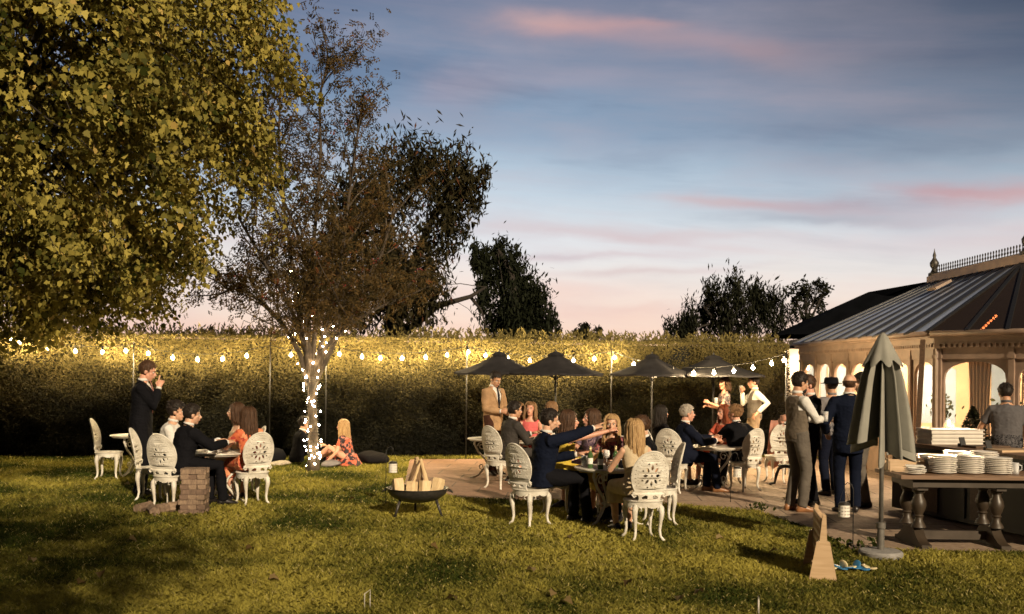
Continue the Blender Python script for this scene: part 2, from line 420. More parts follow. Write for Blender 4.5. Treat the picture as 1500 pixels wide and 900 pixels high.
HM = dict(black=hairmat('black_hair', (.006,.005,.004), (.03,.02,.015)), brown=hairmat('brown_hair', (.02,.01,.006), (.10,.05,.025)),
          light=hairmat('light_brown_hair', (.09,.045,.02), (.30,.17,.08)), blonde=hairmat('blonde_hair', (.20,.11,.045), (.52,.35,.17)),
          grey=hairmat('grey_hair', (.22,.19,.16), (.50,.44,.37)), red=hairmat('red_hair', (.10,.02,.008), (.30,.08,.03)))
def cloth(n, c, var=.18, rough=.85): return mat(n, c, rough, var, 7, bump=.35, bscale=45, spec=.06)
K = dict(black=cloth('black_suiting', (.007,.007,.009)), navy=cloth('navy_suiting', (.007,.009,.019)), navy2=cloth('blue_suiting', (.006,.0085,.019)), grey=cloth('grey_suiting', (.045,.040,.037)),
         grey2=cloth('grey_tweed', (.11,.095,.08)), tan=cloth('tan_linen', (.34,.215,.12)), greysh=cloth('grey_shirt', (.17,.16,.165)), white=cloth('white_cotton', (.62,.60,.57), .06),
         beige=cloth('beige_twill', (.24,.175,.115)), waist=cloth('taupe_wool', (.13,.105,.08)), brown=cloth('brown_velvet', (.05,.022,.015)), barsh=cloth('blue_grey_shirt', (.10,.095,.10)),
         orange=floral('orange_floral', (.52,.12,.045), (.62,.25,.12), (.35,.04,.03)), flowerd=floral('dark_floral', (.02,.012,.018), (.50,.10,.05), (.42,.16,.12), 12),
         pink=cloth('pink_crepe', (.60,.13,.13)), yellow=cloth('yellow_satin', (.52,.38,.06)), purple=floral('mauve_floral', (.14,.09,.13), (.28,.19,.22), (.07,.04,.07)),
         cream=cloth('cream_dress', (.52,.42,.28), .1), wine=floral('wine_floral', (.06,.015,.025), (.30,.08,.09), (.16,.10,.09), 26), multi=floral('multi_floral', (.05,.04,.045), (.36,.20,.17), (.20,.19,.17), 26),
         shoe=mat('black_leather', (.012,.01,.01), .35, .3), tanshoe=mat('tan_leather', (.24,.11,.045), .4, .3), tie=cloth('dark_tie', (.012,.013,.02)), pinktie=cloth('pink_tie', (.40,.19,.17)),
         blackdress=cloth('black_dress', (.01,.009,.01)), coral=cloth('coral_top', (.46,.10,.06)))
# ------------------------------------------------------------------ people
def head_proto(sex):
    b = MB(); f = sex == 'f'
    b.ell((0,-.012,.032), (.075 if f else .078,.096,.086), 20, 14)
    b.ell((0,.024,-.042), (.053 if f else .059,.066,.076), 18, 12)
    b.ell((0,.06,-.094), (.022 if f else .03,.022,.022))
    b.tube([(0,.084,.014),(0,.1,-.012),(0,.112,-.028)], [.008,.011,.0135 if f else .016], 8)
    b.ell((0,.104,-.031), (.017,.012,.009))
    b.ell((0,.07,.024), (.052,.022,.012))
    for s in (-1, 1):
        b.ell((s*.04,.05,-.022), (.022,.026,.02)); b.ell((s*.079,-.008,-.008), (.009,.019,.031))
    b.ell((0,.083,-.058), (.027,.016,.014))
    vs, fs = remesh(b, .0062, 2)
    o = MB(); o.add(vs, fs, 0)
    for s in (-1, 1):
        o.ell((s*.031,.0765,.003), (.0135,.012,.009), 10, 6, 1); o.ell((s*.031,.0845,.003), (.006,.005,.006), 8, 5, 2)
        o.tube([(s*.015,.090,.021),(s*.032,.090,.027),(s*.05,.076,.021)], [.003,.0042,.002], 6, 4)
    o.ell((0,.098,-.054), (.022,.006,.0042), 10, 6, 3); o.ell((0,.0965,-.062), (.019,.007,.005), 10, 6, 3)
    return o
HEADS = dict(m=head_proto('m'), f=head_proto('f'))
def cap_hair(kind):                                    # hair shell over the skull, open over the face
    o = MB(); seg, rings = 40, 26
    b = MB(); c = np.array((0,-.014,.034))
    thick = {'short': .010, 'crop': .005, 'long': .014, 'full': .018}[kind]
    b.ell((0,0,0), (.079+thick, .098+thick, .089+thick), seg, rings)
    vs = np.concatenate(b.v)
    for v in vs:
        w = noise.noise(V(v)*38)*.006 + noise.noise(V((v[0]*130, v[1]*40, v[2]*40)))*.004
        if kind == 'full' or kind == 'short':
            if v[2] > .03 and v[1] > -.02: w += .010*(v[2]/.09)
        v *= 1 + w/.09
    vs = vs + c
    def ok(f):
        p = vs[list(f)].mean(0)
        hl = .068 if kind != 'crop' else .074
        if p[1] > .03 and p[2] < hl + .35*max(0, .06-p[1]) - (.02 if abs(p[0]) > .06 else 0): return False
        if p[1] > .012 and p[2] < .0: return False
        if p[2] < -.075: return False
        if abs(p[0]) > .06 and -.03 < p[1] < .02 and p[2] < .005: return False   # ears
        return True
    o.add(vs, [f for f in b.f if ok(f)])
    if kind in ('short', 'full'):
        q = random.Random(kind); L = .030 if kind == 'short' else .045
        for i in range(150):
            a, e = q.uniform(0, 2*PI), q.uniform(.15, 1.5); d = np.array((math.cos(a)*math.cos(e), math.sin(a)*math.cos(e), math.sin(e)))
            if d[1] > .35 and d[2] < .5: continue
            p = V(c + d*np.array((.079+thick, .098+thick, .089+thick))*.97); t = V((q.gauss(.25,.5), .9 if d[1] > -.2 else -.4, q.gauss(.1,.35) - (.6 if d[2] < .5 else 0))).normalized(); n_ = V(d)
            t = (t - n_*t.dot(n_)*.75).normalized(); o.tube([p, p + t*L*.5 + n_*.006, p + t*L + n_*.004], [.010,.009,.002], 5, sq=.6)
    return o
CAPS = {k: cap_hair(k) for k in ('short', 'crop', 'long', 'full')}
def long_hair(length, fwd, r):
    o = MB(); o.merge(CAPS['long'])
    for i in range(150):
        a = r.uniform(-122, 122) if i > 40 else r.uniform(-90, 90)
        ph = R(a) + PI*1.5                              # 270 deg = back of the head
        L = length*r.uniform(.75, 1.05); k = r.uniform(.94, 1.1)
        dx, dy = math.cos(ph), math.sin(ph)
        pts = []
        for t in (70, 40, 12, -8):
            t = R(t); pts.append(V((dx*.094*k*math.cos(t), dy*.112*k*math.cos(t)-.014, .034+.103*k*math.sin(t))))
        e = pts[-1]; side = abs(dx) > .55
        for j in range(1, 6):
            s = j/5
            pts.append(V((e.x*(1+.15*s) + r.uniform(-.008,.008) + math.sin(s*5+i)*.005, e.y - .02*s + (fwd*.06*s if side and dy > -.6 else -.01*s), e.z - L*s)))
        o.tube(pts, [.008,.011,.012,.012,.012,.0115,.010,.008,.003], 5, up=(dx,dy,.3))
    return o
def ik(a, t, l1, l2, pole):
    a, t = V(a), V(t); d = t - a; D = d.length
    if D > (l1+l2)*.999: t = a + d.normalized()*(l1+l2)*.999; d = t-a; D = d.length
    D = max(D, abs(l1-l2)+.02); n = d.normalized()
    x = (l1*l1 - l2*l2 + D*D)/(2*D); h = math.sqrt(max(0, l1*l1 - x*x))
    p = V(pole); p = (p - n*p.dot(n)); p = p.normalized() if p.length > 1e-4 else n.orthogonal().normalized()
    return a + n*x + p*h, t
def hand(b, w, d, n, side, mode, sc=1.0):
    d = d.normalized(); n = (n - d*n.dot(d)).normalized(); t = d.cross(n)*side
    P = lambda a, x, y: w + (d*a + t*x + n*y)*sc
    b.loft([(P(-.02,0,0), t, n, .026*sc, .02*sc), (P(.02,0,0), t, n, .032*sc, .018*sc), (P(.06,0,.002), t, n, .041*sc, .016*sc), (P(.092,0,.004), t, n, .040*sc, .012*sc)], 12)
    cu = dict(relax=.42, grip=.85, point=1.05, flat=.08, cup=.62)[mode]
    for i, (x, L) in enumerate(((.030,.074),(.010,.082),(-.010,.076),(-.029,.060))):
        c = (.03 if i == 0 else 1.05) if mode == 'point' else cu*(1+.08*i)
        p = P(.086, x, .003); pts = [w + (d*.06 + t*x*.9)*sc, p]; ang = 0
        spread = x*1.1
        for q in (.45, .31, .24):
            ang += c; dd = d*math.cos(ang) + n*math.sin(ang) + t*spread*math.cos(ang)
            p = p + dd.normalized()*(L*q*sc); pts.append(p)
        b.tube(pts, [.009*sc,.0095*sc,.009*sc,.008*sc,.006*sc], 7)
    p0 = P(.012, .022, .004); p1 = P(.042, .045, .012); p2 = P(.072, .056 if mode in ('flat','point') else .045, .026); p3 = P(.094, .054 if mode == 'flat' else .030, .038)
    b.tube([p0, p1, p2, p3], [.013*sc,.0125*sc,.010*sc,.007*sc], 7)
def person(label, px, d, yaw, h=1.75, sex='m', pose='stand', seat=.43, lean=0, side=0, twist=0, head=(0,0), L=None, Rr=None, hm=('relax','relax'),
           hair=('short','brown'), sk='a', top=('suit','navy'), bottom='navy', shoe='shoe', tie=None, feet=None, beard=None, fat=1.0, pos=None, hairlen=.3, hairfwd=0, drop=0, hat=False, glasses=False):
    f = sex == 'f'; r = random.Random(hash(label) % 9999 if False else sum(map(ord, label)))
    pz = {'stand': .955, 'sit': seat*1.735/h+.10, 'ground': .13}[pose]
    pel = V((0,0,pz))
    up = V((math.sin(R(side)), math.sin(R(lean)), math.cos(R(lean)))).normalized()
    lat = Matrix.Rotation(-R(twist), 3, 'Z') @ V((1,0,0)); lat = (lat - up*lat.dot(up)).normalized(); fw = up.cross(lat)
    X0 = V((1,0,0)); Y0 = V((0,1,0))
    S = lambda t: pel + (up*t if t > 0 else V((0,0,t)))
    def axes(t):
        k = min(1, max(0, t/.35)); a = (X0*(1-k) + lat*k).normalized(); u = (V((0,0,1))*(1-k) + up*k).normalized()
        a = (a - u*a.dot(u)).normalized(); return a, u.cross(a)
    if f: prof = [(-.09,.135,.11,0),(0,.165,.118,-.01),(.08,.148,.10,0),(.16,.118,.088,.005),(.28,.138,.105,.018),(.37,.145,.10,.01),(.43,.130,.08,0),(.47,.088,.06,-.003),(.52,.05,.05,0)]
    else: prof = [(-.09,.145,.115,0),(0,.163,.118,0),(.10,.150,.106,.005),(.20,.152,.106,.006),(.30,.170,.116,.008),(.38,.176,.112,0),(.43,.158,.09,0),(.47,.108,.07,0),(.50,.07,.06,0),(.53,.056,.056,0)]
    prof = [(t, rx*(fat if t < .4 else 1), ry*(fat if t < .4 else 1), o) for t, rx, ry, o in prof]
    def secs(t0, t1, inf):
        out = []
        for t, rx, ry, o in prof:
            if t0-1e-6 <= t <= t1+1e-6:
                ax, ay = axes(t); out.append((S(t) + ay*o, ax, ay, rx+inf, ry+inf))
        return out
    nb = S(.51); hy, hp = head
    HM3 = Matrix.Rotation(-R(twist*.6 + hy), 3, 'Z') @ Matrix.Rotation(R(hp), 3, 'X')
    hc = nb + up*.043 + HM3 @ V((0,.028,.085))
    sw = .152 if f else .176
    sh = {1: S(.415) + lat*sw, -1: S(.415) - lat*sw}
    hip = {1: pel + X0*.088, -1: pel - X0*.088}
    dflt = {'stand': lambda s: V((s*.25, .04, .86)), 'sit': lambda s: V((s*.13, .40, .74)), 'ground': lambda s: V((s*.2,.3,.25))}[pose]
    tgt = {1: V(Rr) if Rr else dflt(1), -1: V(L) if L else dflt(-1)}
    el, wr = {}, {}
    for s in (1, -1): el[s], wr[s] = ik(sh[s], tgt[s], .285, .255, (s*.55, -.6, -.5))
    kn, an = {}, {}
    for s in (1, -1):
        if feet and feet.get(s): ft = V(feet[s])
        else: ft = {'stand': V((s*.10, .03*s, .085)), 'sit': V((s*.10, .46+.05*s, .085)), 'ground': V((s*.18, .62, .08))}[pose]
        kn[s], an[s] = ik(hip[s], ft, .44, .44, (s*.12, 1, .35 if pose != 'stand' else 0))
    # ---- body: one continuous skin mesh
    b = MB(); b.loft(secs(-.09, .53, -.006), 20)
    b.tube([S(.46), nb, hc + HM3 @ V((0,-.022,-.05))], [.07,.052 if f else .06,.048 if f else .056], 14)
    for s in (1, -1):
        ar = (.040,.036,.033,.024) if f else (.05,.043,.039,.028)
        b.tube([sh[s]-lat*s*.05, sh[s], (sh[s]+el[s])/2, el[s], (el[s]*.55+wr[s]*.45), wr[s]], [ar[0]*1.1,ar[0]*1.1,ar[0],ar[1],ar[2],ar[3]], 12)
        lr = (.082,.068,.05,.05,.034) if f else (.085,.07,.055,.054,.038)
        b.tube([hip[s]+V((0,0,.03)), hip[s]*.6+kn[s]*.4, kn[s], kn[s]*.65+an[s]*.35, an[s]], lr, 12)
        fd = V((kn[s].x-hip[s].x, kn[s].y-hip[s].y, 0)); fd = (fd.normalized()*.4 + V((s*.18,1,0)).normalized()).normalized()
        if pose == 'stand': fd = V((s*.22,1,0)).normalized()
        b.tube([an[s]-fd*.03, an[s]+fd*.06-V((0,0,.045)), an[s]+fd*.15-V((0,0,.06))], [.036,.034,.022], 10)
    vs, fs = remesh(b, .014, 3)
    body = MB(); body.add(vs, fs, 0)
    for s, m_ in ((1, hm[1]), (-1, hm[0])):
        dd = (wr[s]-el[s]).normalized(); nn = V((-s,.0,-.15)) if (pose == 'stand' and tgt[s].z < 1.0) else V((-s*.35,-.1,-1))
        if m_ in ('cup', 'grip') and tgt[s].z > (1.0 if pose == 'stand' else .8): nn = V((-s,.2,0))
        hand(body, wr[s] + dd*.012, dd, nn, s, m_, .92 if f else 1.0)
    HMat = Matrix.Translation(hc) @ HM3.to_4x4()
    body.merge(HEADS[sex], HMat)
    loc = pos if pos is not None else xat(px, d)
    ob = body.build('person', [SK[sk], EYE, IRIS, LIP, HM[hair[1]] if hair[1] else SK[sk]], None, True, loc=(loc[0], loc[1], drop), rz=rot_z(yaw))
    sc = h/1.735; ob.scale = (sc, sc, sc)
    tag(ob, label, 'person', 'wedding guests in the garden')
    # ---- hair
    if hair[0] in ('short', 'crop', 'full'):
        o = MB(); o.merge(CAPS[hair[0]], HMat); o.build('hair', HM[hair[1]], ob, True)
    elif hair[0] == 'long':
        o = MB(); o.merge(long_hair(hairlen, hairfwd, r), HMat); o.build('hair', HM[hair[1]], ob, True)
    elif hair[0] == 'bun':
        o = MB(); o.merge(CAPS['long'], HMat); o.ell(HMat @ V((0,-.13,.03)), (.045,.045,.045)); o.build('hair', HM[hair[1]], ob, True)
    elif hair[0] == 'fringe':                           # hair at the sides of a bald head
        o = MB(); cp = CAPS['crop']; vv = np.concatenate(cp.v)
        o.add(vv, [q for q in cp.f if vv[list(q)].mean(0)[2] < .03], 0, HMat); o.build('hair', HM[hair[1]], ob, True)
    if beard:
        o = MB(); o.ell((0,.052,-.083), (.05,.044,.045), 18, 12); 
        vv = np.concatenate(o.v); q = MB(); q.add(vv, [t for t in o.f if vv[list(t)].mean(0)[2] < -.062 or abs(vv[list(t)].mean(0)[0]) > .036], 0, HMat)
        q.build('beard', HM[hair[1]], ob, True)
    if hat:
        o = MB(); o.lathe([(.02,.045),(.145,.040),(.152,.046),(.098,.056),(.092,.115),(.076,.135),(.03,.126),(.01,.124)], 28); o2 = MB(); o2.merge(o, HMat @ Matrix.Translation((0,-.012,-.012)) @ Matrix.Diagonal((1,1.15,1,1))); o2.build('hat', K['black'], ob, True)
    if glasses:
        o = MB()
        for s in (-1, 1): o.ell((s*.033,.085,.088), (.027,.012,.02), 10, 6); o.tube([(s*.06,.078,.088),(s*.085,.0,.06)], .003, 5)
        o.tube([(-.012,.095,.09),(.012,.095,.09)], .003, 5); o2 = MB(); o2.merge(o, HMat); o2.build('sunglasses', K['shoe'], ob, True)
    # ---- clothes
    def put(name, mb, vox, mt, cut=None, sm=2):
        vs, fs = remesh(mb, vox, sm)
        if cut is not None:
            q = vs - np.array(pel); a, bb, c = q @ np.array(lat), q @ np.array(fw), q @ np.array(up)
            cen = lambda t: (np.mean(a[list(t)]), np.mean(bb[list(t)]), np.mean(c[list(t)]))
            fs = [t for t in fs if not cut(*cen(t))]
        # soft folds
        nv = np.array([noise.noise(V(p)*9 + V((r_off, 0, 0)))*.008 + (abs(noise.noise(V((p[0]*16, p[1]*16, p[2]*26+r_off))))-.25)*.012 for p in vs])
        dirs = vs - np.array(pel + up*.2); dirs[:, 2] *= .2
        vs = vs + unit(dirs)*nv[:, None]
        o = MB(); o.add(vs, fs); return o.build(name, mt, ob, True)
    r_off = r.uniform(0, 50)
    def sleeves(mb, inf, upto=1.0, rad=None):
        for s in (1, -1):
            ar = (.044,.038,.036,.030) if f else (.054,.047,.043,.034)
            pts = [sh[s]-lat*s*.06, sh[s], (sh[s]+el[s])/2, el[s]]
            rr = [ar[0]*1.12+inf, ar[0]*1.1+inf, ar[0]+inf, ar[1]+inf]
            if upto < .6: pts[-1] = sh[s]*(1-upto*1.7)+el[s]*(upto*1.7); pts[2] = (sh[s]+pts[-1])/2; rr[-1] = ar[0]+inf+.004
            else:
                e = el[s]*(1-upto) + wr[s]*upto
                pts += [(el[s]+e)/2, e]; rr += [ar[2]+inf, ar[3]+inf]
            mb.tube(pts, rr, 12)
    def skirt_sit(mb, inf, lower):
        for s in (1, -1):
            k = kn[s]; mb.tube([hip[s]-V((0,.03,-.02)), hip[s]*.5+k*.5, k+V((0,.01,0))], [.115+inf,.098+inf,.078+inf], 12)
            if lower > 0: mb.tube([k+V((0,.01,0)), k*(1-lower)+an[s]*lower], [.078+inf,.085+inf], 12)
        m0, m1 = pel+V((0,.05,.02)), (kn[1]+kn[-1])/2
        mb.tube([m0, m1], [.10,.075], 12)
        if lower > 0: mb.tube([m1, (kn[1]+kn[-1])*.5*(1-lower)+(an[1]+an[-1])*.5*lower], [.075,.085], 12)
    kind, colr = top
    mt = K[colr]
    vcut = lambda vb, k: (lambda a, bb, c: bb > .02 and c > vb and abs(a) < .012 + (c-vb)*k)
    if kind in ('suit', 'waist', 'shirt', 'openshirt'):
        q = MB(); q.loft(secs(-.09, .49, .006 if kind in ('suit','waist') else .016), 20)
        if kind != 'suit': sleeves(q, .007, .93 if top[0] != 'openshirt' else .42)
        q.tube([S(.47), S(.525)], [.066,.058], 14)
        put('shirt', q, .012, K['white'] if kind in ('suit', 'waist') else mt, None if kind != 'openshirt' else (lambda a, bb, c: bb > .03 and c > .40 and abs(a) < (c-.40)*.35))
        cl = MB(); cen = S(.518)
        cl.lathe([(.062,0),(.069,.004),(.0645,.032),(.060,.032),(.058,.0)], 18); q2 = MB(); A = Matrix((lat, fw, up)).transposed().to_4x4(); A.translation = cen - up*.012
        q2.merge(cl, A); q2.build('collar', K['white'] if kind in ('suit','waist') else mt, ob, True)
    if kind == 'suit':
        q = MB(); s_ = secs(-.09, .44, .026) + secs(.45, .505, .015)
        if pose == 'stand': s_ = [(S(-.22), X0, Y0, .178, .142), (S(-.15), X0, Y0, .18, .145)] + s_
        elif pose == 'sit': s_ = [(S(-.09), X0, Y0, .185, .15)] + s_
        q.loft(s_, 22); sleeves(q, .016, .93)
        put('jacket', q, .012, mt, vcut(.16, .26))
        lp = MB(); pts = []
        h_ = [S(.17)+lat*.012+fw*.142, S(.38)+lat*.085+fw*.128, S(.475)+lat*.074+fw*.035, S(.505)+lat*.055-fw*.03]
        g_ = [S(.17)-lat*.012+fw*.142, S(.38)-lat*.085+fw*.128, S(.475)-lat*.074+fw*.035, S(.505)-lat*.055-fw*.03]
        lp.tube(h_ + [S(.517)-fw*.066] + g_[::-1], [.005,.028,.024,.022,.022,.022,.024,.028,.005], 8, sq=.4, up=lat)
        lp.build('lapel', mt, ob, True)
        for s in (1, -1):
            cf = MB(); e = el[s]*.06+wr[s]*.94; cf.tube([e, e+(wr[s]-el[s]).normalized()*.022], [.036 if not f else .03]*2, 12)
            cf.build('cuff', K['white'], ob, True)
    if kind == 'waist':
        q = MB(); q.loft(secs(-.09, .47, .024)[1:] if pose != 'stand' else [(S(-.06), X0, Y0, .18*fat, .135*fat)] + secs(0, .47, .024), 22)
        put('waistcoat', q, .012, mt, lambda a, bb, c: (bb > .02 and c > .2 and abs(a) < .012+(c-.2)*.26) or (abs(a) > .15 and c > .30) or c > .475)
    if tie:
        t = MB(); pts = [S(.515)+fw*.078, S(.48)+fw*.098, S(.38)+fw*.130, S(.25)+fw*.138, S(.10 if kind != 'waist' else .2)+fw*.134]
        t.tube(pts, [.014,.016,.02,.026,.03], 8, sq=.28, up=lat); t.build('tie', K[tie], ob, True)
    if kind in ('dress', 'sleeved', 'strappy'):
        t1 = .44 if kind != 'strappy' else .37
        q = MB(); q.loft(secs(-.09, t1, .012), 20)
        if kind == 'sleeved': sleeves(q, .012, .34)
        if kind == 'dress':
            for s in (1, -1): q.tube([sh[s]-lat*s*.07+up*.02, sh[s]-lat*s*.01+up*.005], [.05,.045], 10)
        if kind == 'strappy':
            for s in (1, -1): q.tube([S(.36)+lat*s*.08+fw*.10, S(.465)+lat*s*.085, S(.36)+lat*s*.08-fw*.085], [.012,.011,.012], 6)
        if pose == 'stand':
            q.loft([(S(0), X0, Y0, .175,.13), (S(-.2), X0, Y0, .20,.16), (S(-.5), X0, Y0, .235,.19)], 20)
        elif pose == 'sit': skirt_sit(q, 0, .45)
        else:
            q.loft([(pel+V((0,0,-.12)), X0, Y0, .27,.25), (pel, X0, Y0, .2,.17), (pel+V((0,0,.1)), X0, Y0, .15,.12)], 20)
            q.tube([pel+V((0,0,-.02)), pel+V((.05,.25,-.02)), pel+V((.02,.5,-.05))], [.14,.12,.07], 12)
        put('dress', q, .012, K[bottom] if kind == 'strappy' and bottom else mt)
    elif bottom:
        q = MB(); q.loft(secs(-.09, .10, .016), 20)
        for s in (1, -1):
            k, a = kn[s], an[s]
            q.tube([hip[s]+V((0,0,.03)), hip[s]*.55+k*.45, k, k*.5+a*.5, a-V((0,0,.02))], [.105*fat**.5,.092,.073,.067,.062], 14)
        put('trousers', q, .013, K[bottom])
    if shoe:
        for s in (1, -1):
            fd = V((s*.22,1,0)).normalized()
            o = MB(); a = an[s]; g = V((a.x, a.y, 0)); x = fd.cross(V((0,0,1)))
            z = V((0,0,1)); base = a.z-.085
            o.loft([(g-fd*.075+z*(base+.035), x, z, .025,.03), (g-fd*.05+z*(base+.05), x, z, .037,.05), (g+fd*.02+z*(base+.055), x, z, .040,.055), (g+fd*.09+z*(base+.038), x, z, .045,.036), (g+fd*.155+z*(base+.026), x, z, .04,.024), (g+fd*.195+z*(base+.02), x, z, .018,.016)], 14)
            o.build('shoe', K[shoe], ob, True)
    return ob
# ------------------------------------------------------------------ garden chair (pierced oval back, scalloped apron, cabriole legs)
def chair_back():
    cx, cy, rx, ry = 0, .275, .205, .255
    out = []
    for k in range(45):
        a = R(-38 + 256*k/44); out.append((cx + rx*math.cos(a), cy + ry*math.sin(a)))
    # right to left over the top, then the scrolled waist down to the seat
    left = [(-.185,.095),(-.165,.070),(-.135,.078),(-.122,.058),(-.118,.03),(-.128,.0)]
    out = out + left + [(.128,.0),(.118,.03),(.122,.058),(.135,.078),(.165,.070),(.185,.095)]
    holes = []
    def circ(x, y, r, n=8): return [(x + r*math.cos(2*PI*i/n), y + r*math.sin(2*PI*i/n)) for i in range(n)]
    for k in range(23):
        a = R(-28 + 236*k/22); holes.append(circ(cx + .172*math.cos(a), cy + .222*math.sin(a), .0085, 6))
    for k in range(26):
        a = R(-34 + 248*k/25); holes.append(circ(cx + .146*math.cos(a), cy + .193*math.sin(a), .007, 5))
    for k in range(8):                                  # petals of the rosette
        a = PI/2 + 2*PI*k/8; c, s = math.cos(a), math.sin(a)
        q = [(.040,0),(.055,.012),(.072,.016),(.088,.008),(.104,.0),(.088,-.008),(.072,-.016),(.055,-.012)]
        holes.append([(cx + (x*c - y*s)*.98, cy + .0 + (x*s + y*c)*1.22) for x, y in q])
    for k in range(8):
        a = PI/2 + PI/8 + 2*PI*k/8; holes.append(circ(cx + .105*math.cos(a), cy + .132*math.sin(a), .013, 7))
    holes.append(circ(cx, cy, .014, 8))
    for s in (-1, 1): holes.append([(s*.03,.03),(s*.085,.028),(s*.095,.05),(s*.05,.075),(s*.025,.06)])
    vs, fs = plate(out, holes, .011, .003)
    o = MB(); 
    w = np.stack([vs[:,0], -vs[:,2] - .9*vs[:,0]**2*1.0 + 0*vs[:,1], vs[:,1]], 1)
    w[:,1] = -vs[:,2] + 1.1*vs[:,0]**2 - .16*vs[:,1] - .05*vs[:,1]**2      # curved shell leaning back
    o.add(w, fs)
    rim = [(p[0]*.985, 1.1*(p[0]*.985)**2 - .16*p[1] - .05*p[1]**2, p[1]) for p in out[:45]]
    o.tube(rim, .010, 6)
    for s in (-1, 1):                                   # side scrolls
        o.tube([(s*.16,.03-.02,.10),(s*.19,.035-.02,.075),(s*.17,.03-.015,.05),(s*.145,.02-.012,.062)], [.010,.011,.010,.006], 6)
    return o
def make_chair():
    t = thing('garden_chair', 'x', 'chair')
    SH = .425
    b = chair_back(); m = MB(); m.merge(b, Matrix.Translation((0,-.185,SH-.01))); m.build('backrest', M['iron'], t, True, 40)
    s = MB(); s.lathe([(.02,0),(.19,.0),(.212,.006),(.216,.016),(.205,.024),(.18,.02),(.02,.016)], 28, (0,0,SH-.02))
    n = 64; vs = []
    for k in range(n):                                  # scalloped apron
        a = 2*PI*k/n; c, q = math.cos(a), math.sin(a); low = .055 + .022*abs(math.sin(4*a + PI/4)) + .006*abs(math.sin(16*a))
        vs += [(c*.205, q*.205, SH-.012), (c*.200, q*.200, SH-low), (c*.192, q*.192, SH-low), (c*.195, q*.195, SH-.012)]
    s.add(vs, [(k*4+i, ((k+1) % n)*4+i, ((k+1) % n)*4+(i+1) % 4, k*4+(i+1) % 4) for k in range(n) for i in range(4)])
    s.build('seat', M['iron'], t, True, 40)
    for a in (45, 135, 225, 315):
        d = V((math.cos(R(a)), math.sin(R(a)), 0)); l = MB()
        P = lambda r, z: d*r + V((0,0,z))
        l.tube([P(.175,SH-.03), P(.205,SH-.085), P(.212,SH-.14), P(.20,.20), P(.19,.11), P(.20,.05), P(.232,.014), P(.252,.010)], [.020,.034,.030,.021,.016,.0145,.016,.010], 8)
        e = d.cross(V((0,0,1)))
        for sg in (-1, 1):
            l.tube([P(.196,SH-.06)+e*sg*.025, P(.195,SH-.072)+e*sg*.062, P(.188,SH-.10)+e*sg*.066, P(.19,SH-.105)+e*sg*.04], [.008,.009,.008,.005], 5)
        l.build('leg', M['iron'], t, True)
    return t
CHAIR0 = make_chair(); chair_used = [False]
def chair(pos, yaw, label):
    if not chair_used[0]:
        chair_used[0] = True; c = CHAIR0; c.location = (pos[0], pos[1], 0); c.rotation_euler = (0,0,rot_z(yaw)); c['label'] = label
    else: c = dup(CHAIR0, (pos[0], pos[1], 0), rot_z(yaw), label)
    c['group'] = 'white iron garden chairs'
    return c
def make_table(h=.66, r=.43):
    t = thing('garden_table', 'x', 'table')
    b = MB(); b.lathe([(.01,h-.012),(r-.02,h-.012),(r-.004,h-.016),(r,h-.006),(r-.004,h+.003),(r-.02,h),(.01,h)], 44); b.lathe([(r-.05,h-.035),(r-.035,h-.035),(r-.035,h-.012),(r-.05,h-.012)], 44, closed=True)
    b.build('tabletop', M['iron'], t, True, 40)
    for a in (20, 140, 260):
        d = V((math.cos(R(a)), math.sin(R(a)), 0)); l = MB(); P = lambda q, z: d*q + V((0,0,z))
        l.tube([P(.30,h-.02), P(.31,h-.10), P(.25,h-.22), P(.14,h-.34), P(.10,h-.42), P(.16,.16), P(.24,.06), P(.34,.012), P(.38,.02)], [.016,.018,.017,.016,.018,.018,.016,.018,.010], 7)
        c = []
        for k in range(14):                              # scroll under the top and at mid height
            w = R(k*38); q = .075*(1-k/18); c.append(P(.19 + q*math.cos(w), h-.13 + q*math.sin(w)))
        l.tube(c, .009, 5)
        c = []
        for k in range(12):
            w = R(200 + k*38); q = .055*(1-k/15); c.append(P(.19 + q*math.cos(w), .20 + q*math.sin(w)))
        l.tube(c, .009, 5)
        l.build('leg', M['iron'], t, True)
    s = MB(); s.lathe([(.085,h-.44),(.11,h-.43),(.11,h-.41),(.085,h-.40)], 18, closed=True); s.build('leg_ring', M['iron'], t, True)
    return t
TABLE0 = make_table(); table_used = [False]
def table(pos, yaw, label):
    if not table_used[0]:
        table_used[0] = True; c = TABLE0; c.location = (pos[0], pos[1], 0); c.rotation_euler = (0,0,rot_z(yaw)); c['label'] = label
    else: c = dup(TABLE0, (pos[0], pos[1], 0), rot_z(yaw), label)
    c['group'] = 'round white iron tables'
    return c
